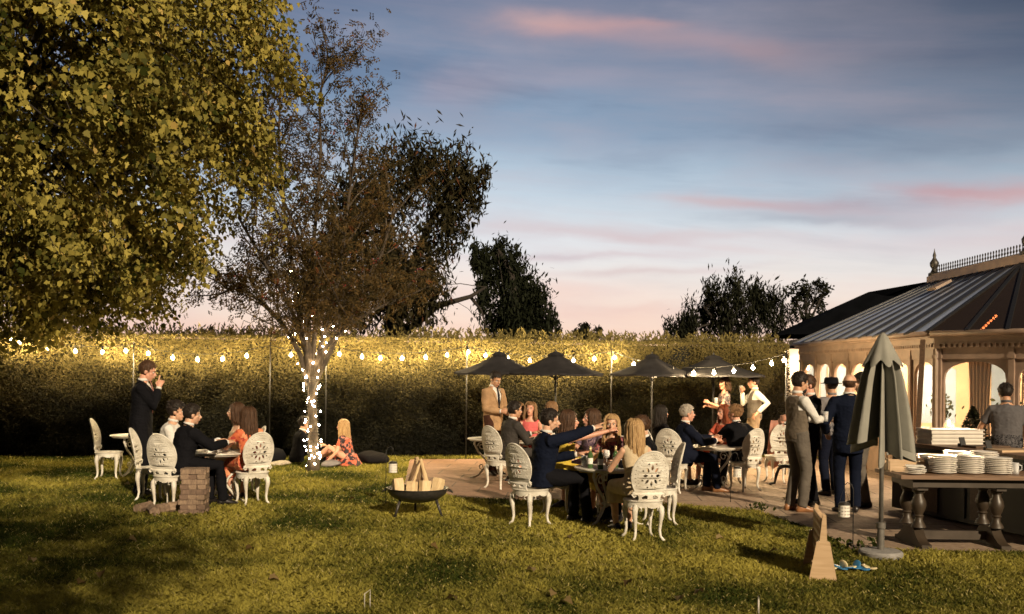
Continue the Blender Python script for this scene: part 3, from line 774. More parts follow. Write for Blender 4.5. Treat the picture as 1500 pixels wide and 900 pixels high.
# ------------------------------------------------------------------ parasols
def make_parasol(r=.92, rim=1.74, top=2.12):
    t = thing('parasol', 'x', 'parasol')
    n = 8; b = MB(); vs = []
    K_ = 8
    for j in range(K_+1):
        s = j/K_; rr = .02 + (r-.02)*s; z = top - (top-rim)*(s**.92) - .035*math.sin(PI*s)
        for k in range(n*4):
            a = 2*PI*k/(n*4); ph = (k % 4)/4; sag = math.sin(PI*ph)
            q = rr*(1 - .055*sag*s) ; vs.append((q*math.cos(a), q*math.sin(a), z - .03*sag*s*(1-.3*s)))
    N = n*4
    fs = [(j*N+k, j*N+(k+1) % N, (j+1)*N+(k+1) % N, (j+1)*N+k) for j in range(K_) for k in range(N)]
    b.add(vs, fs)
    fr = vs[K_*N:]                                       # short hanging hem
    b.add(list(fr) + [(x*1.002, y*1.002, z-.035) for x, y, z in fr], [(k, (k+1) % N, N+(k+1) % N, N+k) for k in range(N)])
    c = b.build('canopy', M['canvas'], t, True, 20)
    v = MB(); v.lathe([(.17,top-.055),(.10,top-.012),(.02,top+.012),(.02,top+.0),(.10,top-.022),(.17,top-.07)], 8, closed=True); v.build('vent_cap', M['canvas'], t)
    v = MB(); v.lathe([(.008,top-.02),(.016,top+.01),(.018,top+.03),(.010,top+.05),(.004,top+.06)], 10); v.build('finial', M['black'], t, True)
    p = MB(); p.tube([(0,0,.0),(0,0,top-.01)], .019, 10); p.build('pole', M['black'], t, True)
    for k in range(n):
        a = 2*PI*k/n; d = V((math.cos(a), math.sin(a), 0)); q = MB()
        q.tube([d*.03+V((0,0,top-.05)), d*(r*.5)+V((0,0,(top+rim)/2-.055)), d*(r-.02)+V((0,0,rim-.03))], .008, 5)
        q.tube([d*.03+V((0,0,rim-.10)), d*(r*.48)+V((0,0,(top+rim)/2-.06))], .007, 5); q.build('rib', M['black'], t)
    h = MB(); h.lathe([(.022,rim-.14),(.04,rim-.13),(.04,rim-.08),(.022,rim-.07)], 10); h.build('hub', M['black'], t)
    h = MB(); h.lathe([(.02,0),(.24,0),(.25,.02),(.24,.05),(.05,.07),(.03,.10),(.03,.25),(.02,.25)], 24); h.build('base', M['black'], t, True, 40)
    return t
PAR0 = make_parasol(); par_used = [False]
def parasol(pos, rz, label, sc=1):
    if not par_used[0]: par_used[0] = True; p = PAR0; p.location = pos; p.rotation_euler = (0,0,rz); p['label'] = label
    else: p = dup(PAR0, pos, rz, label)
    p.scale = (sc, sc, 1); p['group'] = 'open charcoal parasols'
def closed_parasol(pos):
    t = thing('closed_parasol', 'furled sage green parasol on a tall pole beside the buffet table', 'parasol', pos)
    b = MB(); n = 160; zs = [(2.10,.03),(2.02,.055),(1.90,.12),(1.75,.165),(1.5,.21),(1.28,.245),(1.14,.265)]; vs = []
    for i, (z, r) in enumerate(zs):
        s = i/(len(zs)-1)
        for k in range(n):
            a = 2*PI*k/n; ph = 10*a + .8*math.sin(a*2+1)*s + .3*math.sin(5*a)
            fold = math.cos(ph); ridge = ((1+fold)/2)**2.4; q = r*(.16 + 1.07*ridge); tw = -.10*ridge*(.4+s)
            zz = z - (.09*max(0, fold) + .07*math.sin(a*3+.6) + (.10 if math.cos(a+.9) > .5 else 0))*(s**3)
            vs.append((q*math.cos(a + tw), q*math.sin(a + tw), zz))
    b.add(vs, [(i*n+k, i*n+(k+1) % n, (i+1)*n+(k+1) % n, (i+1)*n+k) for i in range(len(zs)-1) for k in range(n)])
    b.build('canopy', M['canvas2'], t, True)
    b = MB(); vs = []; n = 64; zs = [(2.16,.02),(2.12,.05),(2.02,.10),(1.93,.145),(1.865,.175)]
    for i, (z, r) in enumerate(zs):
        s = i/4
        for k in range(n):
            a = 2*PI*k/n; fold = math.cos(8*a+.5); q = r*(1+.16*fold*s); vs.append((q*math.cos(a), q*math.sin(a), z - .035*fold*s*s))
    b.add(vs, [(i*n+k, i*n+(k+1) % n, (i+1)*n+(k+1) % n, (i+1)*n+k) for i in range(4) for k in range(n)])
    b.build('vent_cap', M['canvas2'], t, True)
    p = MB(); p.tube([(0,0,.06),(0,0,2.17)], .021, 12); p.build('pole', M['pole'], t, True)
    p = MB(); p.lathe([(.024,.05),(.034,.06),(.034,.27),(.044,.28),(.044,.33),(.03,.335),(.024,.335)], 16); p.build('collar', M['pole'], t, True, 40)
    p = MB(); p.lathe([(.025,.93),(.030,.94),(.030,1.01),(.025,1.02)], 12); p.build('joint', M['black'], t, True, 40)
    p = MB(); p.lathe([(.02,0),(.195,0),(.205,.015),(.205,.05),(.19,.065),(.05,.075),(.02,.075)], 36); p.build('base', M['stone'], t, True, 40)
# ------------------------------------------------------------------ small things
def glass_on(pos, label, kind='wine', drink=None):
    t = thing('wine_glass' if kind == 'wine' else 'tumbler', label, 'glass', pos)
    b = MB()
    if kind == 'wine':
        b.lathe([(.032,0),(.034,.003),(.006,.008),(.004,.03),(.004,.08),(.012,.088),(.033,.105),(.038,.13),(.034,.165),(.031,.18),(.029,.18),(.032,.165),(.036,.13),(.031,.107),(.010,.092)], 16)
        b.build('bowl', M['glass'], t, True)
        if drink: d = MB(); d.lathe([(.004,.094),(.029,.108),(.034,.125),(.035,.132),(.002,.132)], 14); d.build('drink', M[drink], t, True)
    else:
        b.lathe([(.03,0),(.034,.003),(.038,.13),(.036,.13),(.032,.01),(.004,.008)], 16); b.build('body', M['glass'], t, True)
        if drink: d = MB(); d.lathe([(.004,.01),(.031,.011),(.035,.10),(.002,.10)], 14); d.build('drink', M[drink], t, True)
    return t
def bottle(pos, label, g='green_glass'):
    t = thing('bottle', label, 'bottle', pos)
    b = MB(); b.lathe([(.005,0),(.030,0),(.032,.006),(.032,.14),(.028,.165),(.014,.19),(.012,.235),(.014,.238),(.014,.248),(.004,.248)], 18); b.build('body', M[g], t, True)
    b = MB(); b.lathe([(.0325,.05),(.0328,.052),(.0328,.115),(.0325,.117)], 18, closed=True); b.build('paper_label', M['paper'], t, True)
    b = MB(); b.lathe([(.0125,.19),(.0150,.20),(.0145,.25),(.005,.252)], 14); b.build('neck_foil', mat('gold_foil', (.5,.4,.2), .35, .1, metal=.5), t, True)
def lantern(pos, h, label, hook_label, hgt=.16, sg=1):
    k = MB(); k.tube([(0,0,0),(0,0,h+.12),(.02*sg,0,h+.17),(.06*sg,0,h+.19),(.09*sg,0,h+.16),(.09*sg,0,h+.14)], .0045, 6)
    k.tube([(-.05,0,.09),(0,0,.10)], .004, 5)
    tag(k.build('shepherd_hook', M['black'], None, True, loc=pos), hook_label, 'hook')
    t = thing('lantern', label, 'lantern', (pos[0]+.09*sg, pos[1], h-hgt))
    b = MB(); n = 24; m = 10                               # pierced sleeve
    vs, fs = [], []
    for j in range(m+1):
        for q in range(n): a = 2*PI*q/n; vs.append((.055*math.cos(a), .055*math.sin(a), .02 + (hgt-.05)*j/m))
    for j in range(m):
        for q in range(n):
            if (j % 3 == 1) and q % 2: continue
            fs.append((j*n+q, j*n+(q+1) % n, (j+1)*n+(q+1) % n, (j+1)*n+q))
    b.add(vs, fs); b.lathe([(.01,.012),(.056,.012),(.058,.022),(.01,.022)], 24); b.build('body', M['china'], t, True, 40)
    b = MB(); b.lathe([(.058,hgt-.032),(.06,hgt-.028),(.045,hgt-.006),(.015,hgt),(.01,hgt)], 20); b.tube([(-.05,0,hgt-.02),(-.03,0,hgt+.06),(0,0,hgt+.14),(.03,0,hgt+.06),(.05,0,hgt-.02)], .002, 4); b.build('lid', M['steel'], t, True, 40)
    b = MB(); b.lathe([(.01,.023),(.025,.023),(.025,.065),(.01,.065)], 12); b.build('candle', M['wax'], t, True)
def log(mats, L=.32, r=.05, seed=0, split=True):
    rr = random.Random(seed); b = MB(); n = 9
    prof = []
    if split:
        pts = [(-r, 0), (-r*.7, -r*.6), (0, -r*.85), (r*.7, -r*.6), (r, 0), (r*.3, r*.7), (-.2*r, r*.55)]
    else: pts = [(r*math.cos(2*PI*k/n)*rr.uniform(.88,1.1), r*math.sin(2*PI*k/n)*rr.uniform(.88,1.1)) for k in range(n)]
    m = len(pts); vs = []
    for i in range(6):
        z = L*i/5; w = 1 + rr.uniform(-.05,.05)
        vs += [(x*w + rr.uniform(-.003,.003), y*w + rr.uniform(-.003,.003), z) for x, y in pts]
    fs = [(i*m+k, i*m+(k+1) % m, (i+1)*m+(k+1) % m, (i+1)*m+k) for i in range(5) for k in range(m)] + [tuple(range(m-1,-1,-1)), tuple(range(5*m, 6*m))]
    ids = [0 if (split and k in (4, 5, 6)) else 1 for i in range(5) for k in range(m)] + [0, 0]
    b.add(vs, fs, ids); return b.mesh('log', mats)
LOGM = [wood('split_log_face', (.52,.36,.19), (.70,.54,.32), 3, .7, (14,14,2)), wood('log_bark', (.10,.06,.03), (.24,.15,.08), 4, .9, (8,8,2))]
def fire_bowl(pos):
    t = thing('fire_bowl', 'round rusty steel fire bowl on short legs standing on the lawn', 'fire pit', pos)
    b = MB(); pr = []
    for k in range(9): a = PI/2*k/8; pr.append((max(.01, .36*math.sin(a)), .34 - .17*math.cos(a)))
    pr += [(.375,.345),(.375,.352),(.352,.35)]
    for k in range(7, -1, -1): a = PI/2*k/8; pr.append((max(.008, .345*math.sin(a)), .352 - .165*math.cos(a)))
    b.lathe(pr, 48); b.build('bowl', M['steel'], t, True, 40)
    for a in (-20, 100, 220):
        d = V((math.cos(R(a)), math.sin(R(a)), 0)); l = MB(); l.tube([d*.24+V((0,0,.235)), d*.33], [.018,.015], 8); l.build('leg', M['steel'], t, True)
    for s in (-1, 1):
        l = MB(); l.tube([(s*.365,-.06,.33),(s*.41,-.05,.31),(s*.42,0,.295),(s*.41,.05,.31),(s*.365,.06,.33)], .008, 6); l.build('handle', M['steel'], t, True)
    rr = random.Random(5); q = []
    base = V(pos) + V((0,0,.215))
    for i, x in enumerate((-.20,-.055,.10,.235)):           # short splits standing at the front
        me = log(LOGM, .19, .075, i); o = link('log', me)
        o.matrix_world = Matrix.Translation(base + V((x, -.17, .02 + .05*abs(x)/.2))) @ Matrix.Rotation([-.14,.03,.04,.20][i], 4, 'Y') @ Matrix.Rotation(-.22, 4, 'X') @ Matrix.Rotation(PI + [-.3,.5,-.1,.4][i], 4, 'Z'); q.append(o)
    for i in range(8):                                      # sticks leaning together
        a = 2*PI*i/8 + .3; me = log(LOGM, rr.uniform(.34,.42), rr.uniform(.016,.027), 20+i); o = link('log', me)
        p0 = base + V((.15*math.cos(a), .10*math.sin(a), .10)); p1 = base + V((rr.uniform(-.045,.045), rr.uniform(-.03,.03), .46))
        o.matrix_world = Matrix.Translation(p0) @ (p1-p0).to_track_quat('Z', 'Y').to_matrix().to_4x4() @ Matrix.Rotation(rr.uniform(0,6), 4, 'Z'); q.append(o)
    for i, o in enumerate(q): tag(o, ['split firewood log standing at the front of the fire bowl with its pale side forward', 'thin split log leaning upright in the middle of the fire bowl'][i > 3], 'log', ['split logs standing at the front of the fire bowl', 'thin logs leaning upright in the fire bowl'][i > 3])
def block_tower(pos, rz):
    wm = [wood('rough_block', (.13,.085,.06), (.30,.21,.14), 4, .8, (10,3,3)), wood('rough_block_dark', (.08,.05,.035), (.2,.13,.09), 4, .8, (10,3,3))]
    m = []
    for w in wm:
        b = MB(); b.box((0,0,0), (.295,.094,.058)); me = b.mesh('block', [w]); m.append(me)
    rr = random.Random(2)
    for k in range(9):
        for j in range(3):
            o = link('wooden_block', m[rr.random() > .6]); a = rz + (PI/2 if k % 2 else 0) + rr.uniform(-.05,.05)
            off = (j-1)*.101; sl = rr.uniform(-.02,.02)
            o.location = (pos[0] + math.cos(a)*sl - math.sin(a)*off, pos[1] + math.sin(a)*sl + math.cos(a)*off, .031 + k*.0605); o.rotation_euler = (0,0,a)
            tag(o, 'rough timber block stacked in the giant tumbling tower beside the chair', 'wooden block', 'blocks of the giant tumbling tower')
    g = 'timber blocks tumbled on the grass'
    for i, (x, y, a, rx) in enumerate(((-.50,-.06,.5,.3),(-.34,.04,1.9,-.2),(-.60,.16,-.3,.1),(-.40,-.16,2.8,.2))):
        b = MB(); b.merge(MB().add([v.co[:] for v in log(LOGM, .24, .062, 40+i, False).vertices], [tuple(p.vertices) for p in log(LOGM, .24, .062, 40+i, False).polygons], 0))
        o = b.build('log', wm[0], None); o.matrix_world = Matrix.Translation((pos[0]+x, pos[1]+y, .06)) @ Matrix.Rotation(a, 4, 'Z') @ Matrix.Rotation(PI/2 + rx*.2, 4, 'X')
        tag(o, ['short round log on the grass nearest the wooden block tower', 'short log lying across the others behind the tower', 'short log at the far left of the little pile', 'short log at the front of the little pile'][i], 'log', 'short logs on the grass')
def connect_game(pos, rz):
    t = thing('giant_disc_game', 'plywood giant four in a row game stood edge on the lawn', 'lawn game', pos, rz)
    # board in the YZ plane: 7 columns deep, 6 rows
    W, Hh, z0 = .62, .46, .07
    holes = []
    for i in range(7):
        for j in range(6):
            cx, cy = -W/2 + W*(i+.5)/7, z0 + Hh*(j+.42)/6
            holes.append([(cx + .031*math.cos(2*PI*k/14), cy + .031*math.sin(2*PI*k/14)) for k in range(14)])
    vs, fs = plate([(-W/2,z0),(W/2,z0),(W/2,z0+Hh),(-W/2,z0+Hh)], holes, .009)
    for s in (-1, 1):
        p = MB(); p.add(np.stack([vs[:,2] + s*.019, vs[:,0], vs[:,1]], 1), fs); p.build('panel', M['pale'], t)
    d = MB(); 
    for i in range(8): d.box((0, -W/2 + W*i/7, z0+Hh/2+.01), (.026, .010, Hh+.02))
    d.build('divider', M['pale'], t)
    for s in (-1, 1):
        p = MB(); y = s*(W/2+.012)
        out = [(-.115,0),(.115,0),(.055,.33),(.030,.34),(.022,.56),(-.006,.58),(-.030,.34),(-.055,.33)]
        q = [(x, y-.009, z) for x, z in out] + [(x, y+.009, z) for x, z in out]; n = len(out)
        p.add(q, [tuple(range(n)), tuple(range(2*n-1, n-1, -1))] + [(i, n+i, n+(i+1) % n, (i+1) % n) for i in range(n)]); p.build('end_support', M['pale'], t)
    blue = mat('blue_plastic', (.03,.16,.34), .45, .1); yel = mat('pale_yellow_plastic', (.66,.56,.33), .45, .1)
    me = []
    for mm in (blue, yel):
        b = MB(); b.lathe([(.012,0),(.040,0),(.044,.003),(.044,.008),(.040,.011),(.012,.011)], 22); me.append(b.mesh('disc', [mm], True))
    spots = [(.115,.02,1,.0),(.16,.06,0,.3),(.21,.05,1,1.25),(.24,.0,0,.2),(.285,.05,1,.15),(.33,.06,0,1.1),(.35,.02,0,.2),(.40,.03,1,.4),(.18,-.03,0,.1),(.30,-.02,0,.15),(.44,.0,1,.1),(.37,-.03,0,.05)]
    for i, (x, y, k, tilt) in enumerate(spots):
        o = link('game_disc', me[k]); o.location = (pos[0]+x*1.05+.03, pos[1]+y+.06, .03 + .03*math.sin(min(tilt,1.5))); o.rotation_euler = (tilt, tilt*.4, i)
        tag(o, ['flat blue game disc lying in the grass beside the plywood game', 'pale yellow game disc lying in the grass beside the plywood game'][k], 'game disc', ['blue game discs on the grass', 'pale yellow game discs on the grass'][k])
def hoop(pos, rz, label):
    b = MB(); b.tube([(-.02,0,0),(-.02,0,.115),(.02,0,.145),(.02,0,0)], .0042, 6); tag(b.build('croquet_hoop', M['iron'], None, True, loc=pos, rz=rz), label, 'hoop', 'croquet hoops in the lawn')
# ------------------------------------------------------------------ ground
PATIO = [(-2.0,19.6),(-1.62,15.1),(-.70,13.75),(1.0,13.45),(2.2,13.3),(3.15,12.75),(3.46,11.2),(3.43,9.95),(5.2,9.95),(9.0,9.9),(9.0,15),(6.9,16),(6.4,21.2),(3,20.6)]
def in_poly(x, y, poly):
    c = np.zeros(len(x), bool); j = len(poly)-1
    for i in range(len(poly)):
        xi, yi = poly[i]; xj, yj = poly[j]
        c ^= ((yi > y) != (yj > y)) & (x < (xj-xi)*(y-yi)/(yj-yi+1e-12) + xi); j = i
    return c
def make_ground():
    m, T, b = newmat('lawn_grass')
    tc = T.n('ShaderNodeTexCoord'); n1 = T.n('ShaderNodeTexNoise', i_Scale=.55, i_Detail=6.0, i_Roughness=.65); T.l(tc.outputs['Object'], n1.inputs[0])
    n2 = T.n('ShaderNodeTexNoise', i_Scale=40.0, i_Detail=4.0); T.l(tc.outputs['Object'], n2.inputs[0])
    c = T.mix(T.ramp(n1.outputs['Fac'], [(.35, (0,0,0)), (.65, (1,1,1))]), (.06,.06,.012), (.20,.17,.035))
    c = T.mix(T.ramp(n2.outputs['Fac'], [(.4, (0,0,0)), (.7, (1,1,1))]), c, (.02,.02,.006), 'MIX')
    T.l(c, b.inputs['Base Color']); b.inputs['Roughness'].default_value = .95; b.inputs['Specular IOR Level'].default_value = .1
    bp = T.n('ShaderNodeBump', i_Strength=.6, i_Distance=.03); T.l(n2.outputs['Fac'], bp.inputs['Height']); T.l(bp.outputs[0], b.inputs['Normal'])
    g = MB(); g.add([(-300,-60,0),(300,-60,0),(300,500,0),(-300,500,0)], [(0,1,2,3)]); o = g.build('lawn', m); tag(o, kind='structure')
    # terrace of reddish slabs, pale slabs towards the buffet
    m, T, b = newmat('terrace_slabs')
    tc = T.n('ShaderNodeTexCoord'); mp = T.n('ShaderNodeMapping'); mp.inputs['Rotation'].default_value = (0,0,.06); T.l(tc.outputs['Object'], mp.inputs[0])
    br = T.n('ShaderNodeTexBrick', i_Scale=1.0); br.inputs['Brick Width'].default_value = .9; br.inputs['Row Height'].default_value = .6; br.inputs['Mortar Size'].default_value = .012
    br.inputs['Color1'].default_value = (.23,.125,.08,1); br.inputs['Color2'].default_value = (.33,.19,.13,1); br.inputs['Mortar'].default_value = (.045,.032,.022,1); br.inputs['Bias'].default_value = -.1
    nz = T.n('ShaderNodeTexNoise', i_Scale=.5, i_Detail=3.0); T.l(tc.outputs['Object'], nz.inputs[0])
    T.l(mp.outputs[0], br.inputs[0])
    n3 = T.n('ShaderNodeTexNoise', i_Scale=14.0, i_Detail=8.0, i_Roughness=.7); T.l(tc.outputs['Object'], n3.inputs[0])
    sp = T.n('ShaderNodeSeparateXYZ'); T.l(tc.outputs['Object'], sp.inputs[0])
    pale = T.ramp(T.math('ADD', T.math('MULTIPLY', sp.outputs[0], .22), T.math('MULTIPLY', nz.outputs['Fac'], .7)), [(.45, (0,0,0)), (.85, (1,1,1))])
    c = T.mix(T.math('MULTIPLY', pale, .75), br.outputs[0], (.42,.33,.24), 'MIX'); c = T.mix(br.outputs['Fac'], c, (.05,.036,.025))
    c = T.mix(T.ramp(n3.outputs['Fac'], [(.35, (.75,.75,.75)), (.7, (0,0,0))]), c, (.15,.09,.055))
    T.l(c, b.inputs['Base Color']); b.inputs['Roughness'].default_value = .8
    bp = T.n('ShaderNodeBump', i_Strength=.4, i_Distance=.006); T.l(T.math('SUBTRACT', n3.outputs['Fac'], T.math('MULTIPLY', br.outputs['Fac'], .8)), bp.inputs['Height']); T.l(bp.outputs[0], b.inputs['Normal'])
    g = MB(); g.poly(PATIO[::-1], -.05, .006); tag(g.build('terrace', m), kind='structure')
    # grass blades
    n = 380000
    d = 6.6 + (22-6.6)*rng.random(n)**1.7; x = (rng.random(n)*2-1)*d*.56
    keep = ~in_poly(x, d, PATIO)
    ex = rng.normal(size=n)*.05
    keep |= False
    x, d = x[keep], d[keep]; n = len(x)
    cl = np.array([noise.fractal(V((a*.8, b_*.8, 0)), 1.0, 2.0, 4) for a, b_ in zip(x[::20], d[::20])]); cl = np.repeat(cl, 20)[:n]
    order = np.arange(n)
    # patchiness evaluated per blade on a coarse grid
    gx = np.round(x*5).astype(int); gy = np.round(d*5).astype(int)
    cache = {}
    pn = np.empty(n)
    for i in range(n):
        k = (gx[i], gy[i]); v = cache.get(k)
        if v is None: v = cache[k] = noise.fractal(V((k[0]*.14, k[1]*.14, 3)), 1.0, 2.0, 4)
        pn[i] = v
    h = (.018 + .022*rng.random(n))*(1 + .5*pn)*(1+.03*(d-7)); w = (.0035 + .003*rng.random(n))*(1+.09*(d-7))
    a = rng.random(n)*2*PI; lean = rng.normal(size=(n, 2))*.8
    P = np.stack([x, d, np.zeros(n)], 1); dx = np.stack([np.cos(a)*w, np.sin(a)*w, np.zeros(n)], 1)
    mid = P + np.stack([lean[:,0]*h*.3, lean[:,1]*h*.3, h*.6], 1); tip = P + np.stack([lean[:,0]*h, lean[:,1]*h, h], 1)
    vs = np.stack([P-dx, P+dx, mid+dx*.7, tip, mid-dx*.7], 1)
    me = bpy.data.meshes.new('grass'); k = 5
    me.vertices.add(n*k); me.vertices.foreach_set('co', vs.reshape(-1)); me.loops.add(n*k); me.loops.foreach_set('vertex_index', np.arange(n*k, dtype=np.int32))
    me.polygons.add(n); me.polygons.foreach_set('loop_start', np.arange(0, n*k, k, dtype=np.int32))
    try: me.polygons.foreach_set('loop_total', np.full(n, k, dtype=np.int32))
    except Exception: pass
    at_ = me.attributes.new('var', 'FLOAT', 'POINT'); var = np.clip(.44 + .85*pn + .12*rng.normal(size=n) - .30*np.clip((-x-2.2)/3.5, 0, 1), 0, .79); var = np.where(rng.random(n) < .035, 1.0, var)  # left side darkened in the blade colour to imitate light falloff
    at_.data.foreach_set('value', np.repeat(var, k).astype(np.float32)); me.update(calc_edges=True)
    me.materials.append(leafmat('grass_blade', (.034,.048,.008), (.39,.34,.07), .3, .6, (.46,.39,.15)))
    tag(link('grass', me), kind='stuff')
make_ground()
# ------------------------------------------------------------------ hedge
HA, HB = V((-15.5,18.2,0)), V((6.0,21.35,0))
def hedge_d(px):                                        # depth of the hedge front under a pixel column
    t = (px-CX)/F; dirx, diry = (HB-HA).xy; return (HA.y*dirx - HA.x*diry)/(dirx - t*diry)
def make_hedge():
    t = thing('hedge', 'long tall clipped conifer hedge behind the tables lit by a string of bulbs', 'hedge', HA)
    d = HB-HA; L = d.length; ang = math.atan2(d.y, d.x); t.rotation_euler = (0,0,ang)
    n = 230000
    u = rng.random(n)*L; z = rng.random(n)**.85*2.42; dep = rng.random(n)*.16
    topm = rng.random(n) < .16
    z = np.where(topm, 2.36 + rng.random(n)*.10, z); y = np.where(topm, rng.random(n)*1.2, dep)
    uz = np.array([noise.noise(V((a*.7, b_*.9, 1)))*.34 + noise.noise(V((a*2.6, b_*2.2, 5)))*.13 for a, b_ in zip(u, z)])
    y = y + uz*.9 - .10*np.sin(np.clip(z/2.4, 0, 1)*PI)
    z = z + np.where(topm, uz*.25, 0)
    P = np.stack([u, y, z], 1)
    N = unit(np.stack([rng.normal(size=n)*.55, -1 + rng.normal(size=n)*.45, .45 + rng.normal(size=n)*.5], 1)); N[topm] = unit(N[topm] + np.array([0,.5,1.2]))
    Tn = unit(np.stack([rng.normal(size=n)*.7, -.4+rng.normal(size=n)*.3, rng.normal(size=n)*.5 + .45], 1))
    fr = np.array([noise.noise(V((a*1.3, b_*1.6, 9))) for a, b_ in zip(u, z)])
    var = np.clip((z/2.42)**3.6*.92 + (.26*fr + .10*rng.normal(size=n))*(.06+.94*np.clip(z/2.42,0,1)**1.5), 0, 1)  # bulb glow above and shade below put into leaf colour by height
    nf = 1500                                             # loose fronds standing above the clipped top
    uf = rng.random(nf)*L; dens = np.array([noise.noise(V((a*.5, 0, 2))) for a in uf]) + uf/L*.5; sel = rng.random(nf) < np.clip(.4+dens, .1, 1); uf = uf[sel]; nf = len(uf)
    hf = .08 + .16*rng.random(nf)
    P2 = np.repeat(np.stack([uf, .2+rng.random(nf)*.8, np.full(nf, 2.42)], 1), 6, 0); q = np.tile(np.arange(6)/5, nf); hh = np.repeat(hf, 6); ln = np.repeat(rng.normal(size=nf)*.5, 6)
    P2 = P2 + np.stack([ln*hh*q + rng.normal(size=nf*6)*.02, rng.normal(size=nf*6)*.02, hh*q], 1)
    T2 = unit(np.stack([ln + rng.normal(size=nf*6)*.6, rng.normal(size=nf*6)*.4, np.ones(nf*6)], 1)); N2 = unit(np.stack([rng.normal(size=nf*6)*.5, -np.ones(nf*6), rng.normal(size=nf*6)*.4], 1))
    P = np.concatenate([P, P2]); N = np.concatenate([N, N2]); Tn = np.concatenate([Tn, T2]); var = np.concatenate([var, np.clip(.7+.2*rng.normal(size=nf*6), 0, 1)])
    size = np.concatenate([.032 + .045*rng.random(n), .07 + .05*rng.random(nf*6)])
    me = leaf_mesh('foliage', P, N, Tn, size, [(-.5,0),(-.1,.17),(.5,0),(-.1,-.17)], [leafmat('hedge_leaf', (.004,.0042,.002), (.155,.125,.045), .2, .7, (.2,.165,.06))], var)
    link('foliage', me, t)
    b = MB(); b.box((L/2, .75, 1.17), (L, 1.0, 2.34)); b.build('twig_core', mat('hedge_core', (.003,.003,.002), .95, .3, 4), t)
make_hedge()
# ------------------------------------------------------------------ trees
def limb(b, p0, p1, r0, r1, rr, wob=.12, n=6, mat=0):
    p0, p1 = V(p0), V(p1); L = (p1-p0).length; pts, rs = [], []
    off = V((rr.uniform(-1,1), rr.uniform(-1,1), rr.uniform(-.5,.8)))*L*wob
    for i in range(n+1):
        s = i/n; pts.append(p0.lerp(p1, s) + off*math.sin(PI*s) + V((rr.uniform(-1,1), rr.uniform(-1,1), rr.uniform(-1,1)))*L*.018*(0 < i < n)); rs.append(r0 + (r1-r0)*s**.8)
    b.tube(pts, rs, 7, mat); return pts
def maple():
    base = V((-7.6,12.4,0)); cen = np.array((-7.3,12.7,5.5)); rad = np.array((3.85,3.9,4.6)); rr = random.Random(11)
    t = thing('maple_tree', 'large bright maple tree overhanging the lawn at the left', 'tree', base)
    bx = np.array(base); b = MB()
    limb(b, (0,0,-.1), (.1,.1,3.2), .34, .26, rr, .03); 
    pts = []
    nC = 2100                                              # leaf clumps on the outer shell and some inside
    D = rand_dir(nC*2); D = D[(D[:,2] > -.80) & (np.array([noise.noise(V(d*4.2) + V((9,2,1))) for d in D]) > -.22)][:nC]; nC = len(D)
    lob = np.array([noise.noise(V(d*2.2) + V((3,1,7)))*.16 + noise.noise(V(d*5))*.10 for d in D])
    rad_f = np.where(rng.random(nC) < .78, .86 + .16*rng.random(nC), .45 + .4*rng.random(nC))
    C = cen + D*rad*(rad_f*(1+lob))[:, None]
    C[:,0] = np.where(C[:,2] < 4.6, -8.2 + (C[:,0]+8.2)*np.clip(1-(4.6-C[:,2])*.09, .5, 1), C[:,0])
    # lower edge hangs to a ragged line
    C[:,2] = np.maximum(C[:,2], 2.5 + .5*rng.random(nC) + .35*np.abs(C[:,0]+8.3)*.5)
    per = 88; ax_ = np.repeat(unit(unit((C-cen)/rad)*.9 + np.array((.15,0,-.45)) + rand_dir(nC)*.35), per, 0); sp_ = rng.random((nC*per, 1)); P = np.repeat(C, per, 0) + ax_*(sp_-.3)*.75 + np.array((0,0,-.16))*sp_**2 + rng.normal(size=(nC*per, 3))*np.array((.15,.15,.085))*(1.15-.7*sp_)
    out = unit((P-cen)/rad)
    P[:,2] -= .10*np.abs(rng.normal(size=len(P)))
    cN = np.repeat(unit(rand_dir(nC)*.6 + unit((C-cen)/rad)*.6 + np.array((0,0,.4))), per, 0); N = unit(cN + rng.normal(size=P.shape)*.42)
    Tn = unit(ax_*.8 + np.array((.05,0,-.55)) + rng.normal(size=P.shape)*.4)
    cv = np.repeat(rng.random(nC), per); var = np.clip(.12 + .62*cv + .18*rng.normal(size=len(P)), 0, .8); var = np.where(rng.random(len(P)) < .03, 1, var)
    me = leaf_mesh('crown', P-bx, N, Tn, .040 + .052*rng.random(len(P)), MAPLE, [leafmat('maple_leaf', (.035,.042,.008), (.42,.35,.085), .3, .5, (.46,.33,.10))], var, .15 + .9*rng.random(len(P)))
    link('crown', me, t)
    A0 = ax_[::per]
    for i in range(0, nC, 2):
        s0 = V(C[i]-bx-A0[i]*.5); e0 = V(C[i]-bx+A0[i]*.55 - np.array((0,0,.12))); limb(b, s0, e0, .011, .003, rr, .05, 3)
    for i in range(60):
        j = rr.randrange(nC); p = C[j]-bx; s = V((.1,.1,rr.uniform(1.8,3.4))); m_ = s.lerp(V(p), .5) + V((0,0,rr.uniform(.0,.6)))
        limb(b, s, m_, .11, .05, rr, .05); limb(b, m_, p, .05, .012, rr, .08)
        for q in range(4):
            k = np.argsort(np.sum((C-C[j])**2, 1))[q+1]; limb(b, V(p).lerp(m_, .25), C[k]-bx, .02, .006, rr, .08, 4)
    b.build('trunk', M['darkbark'], t, True)
maple()
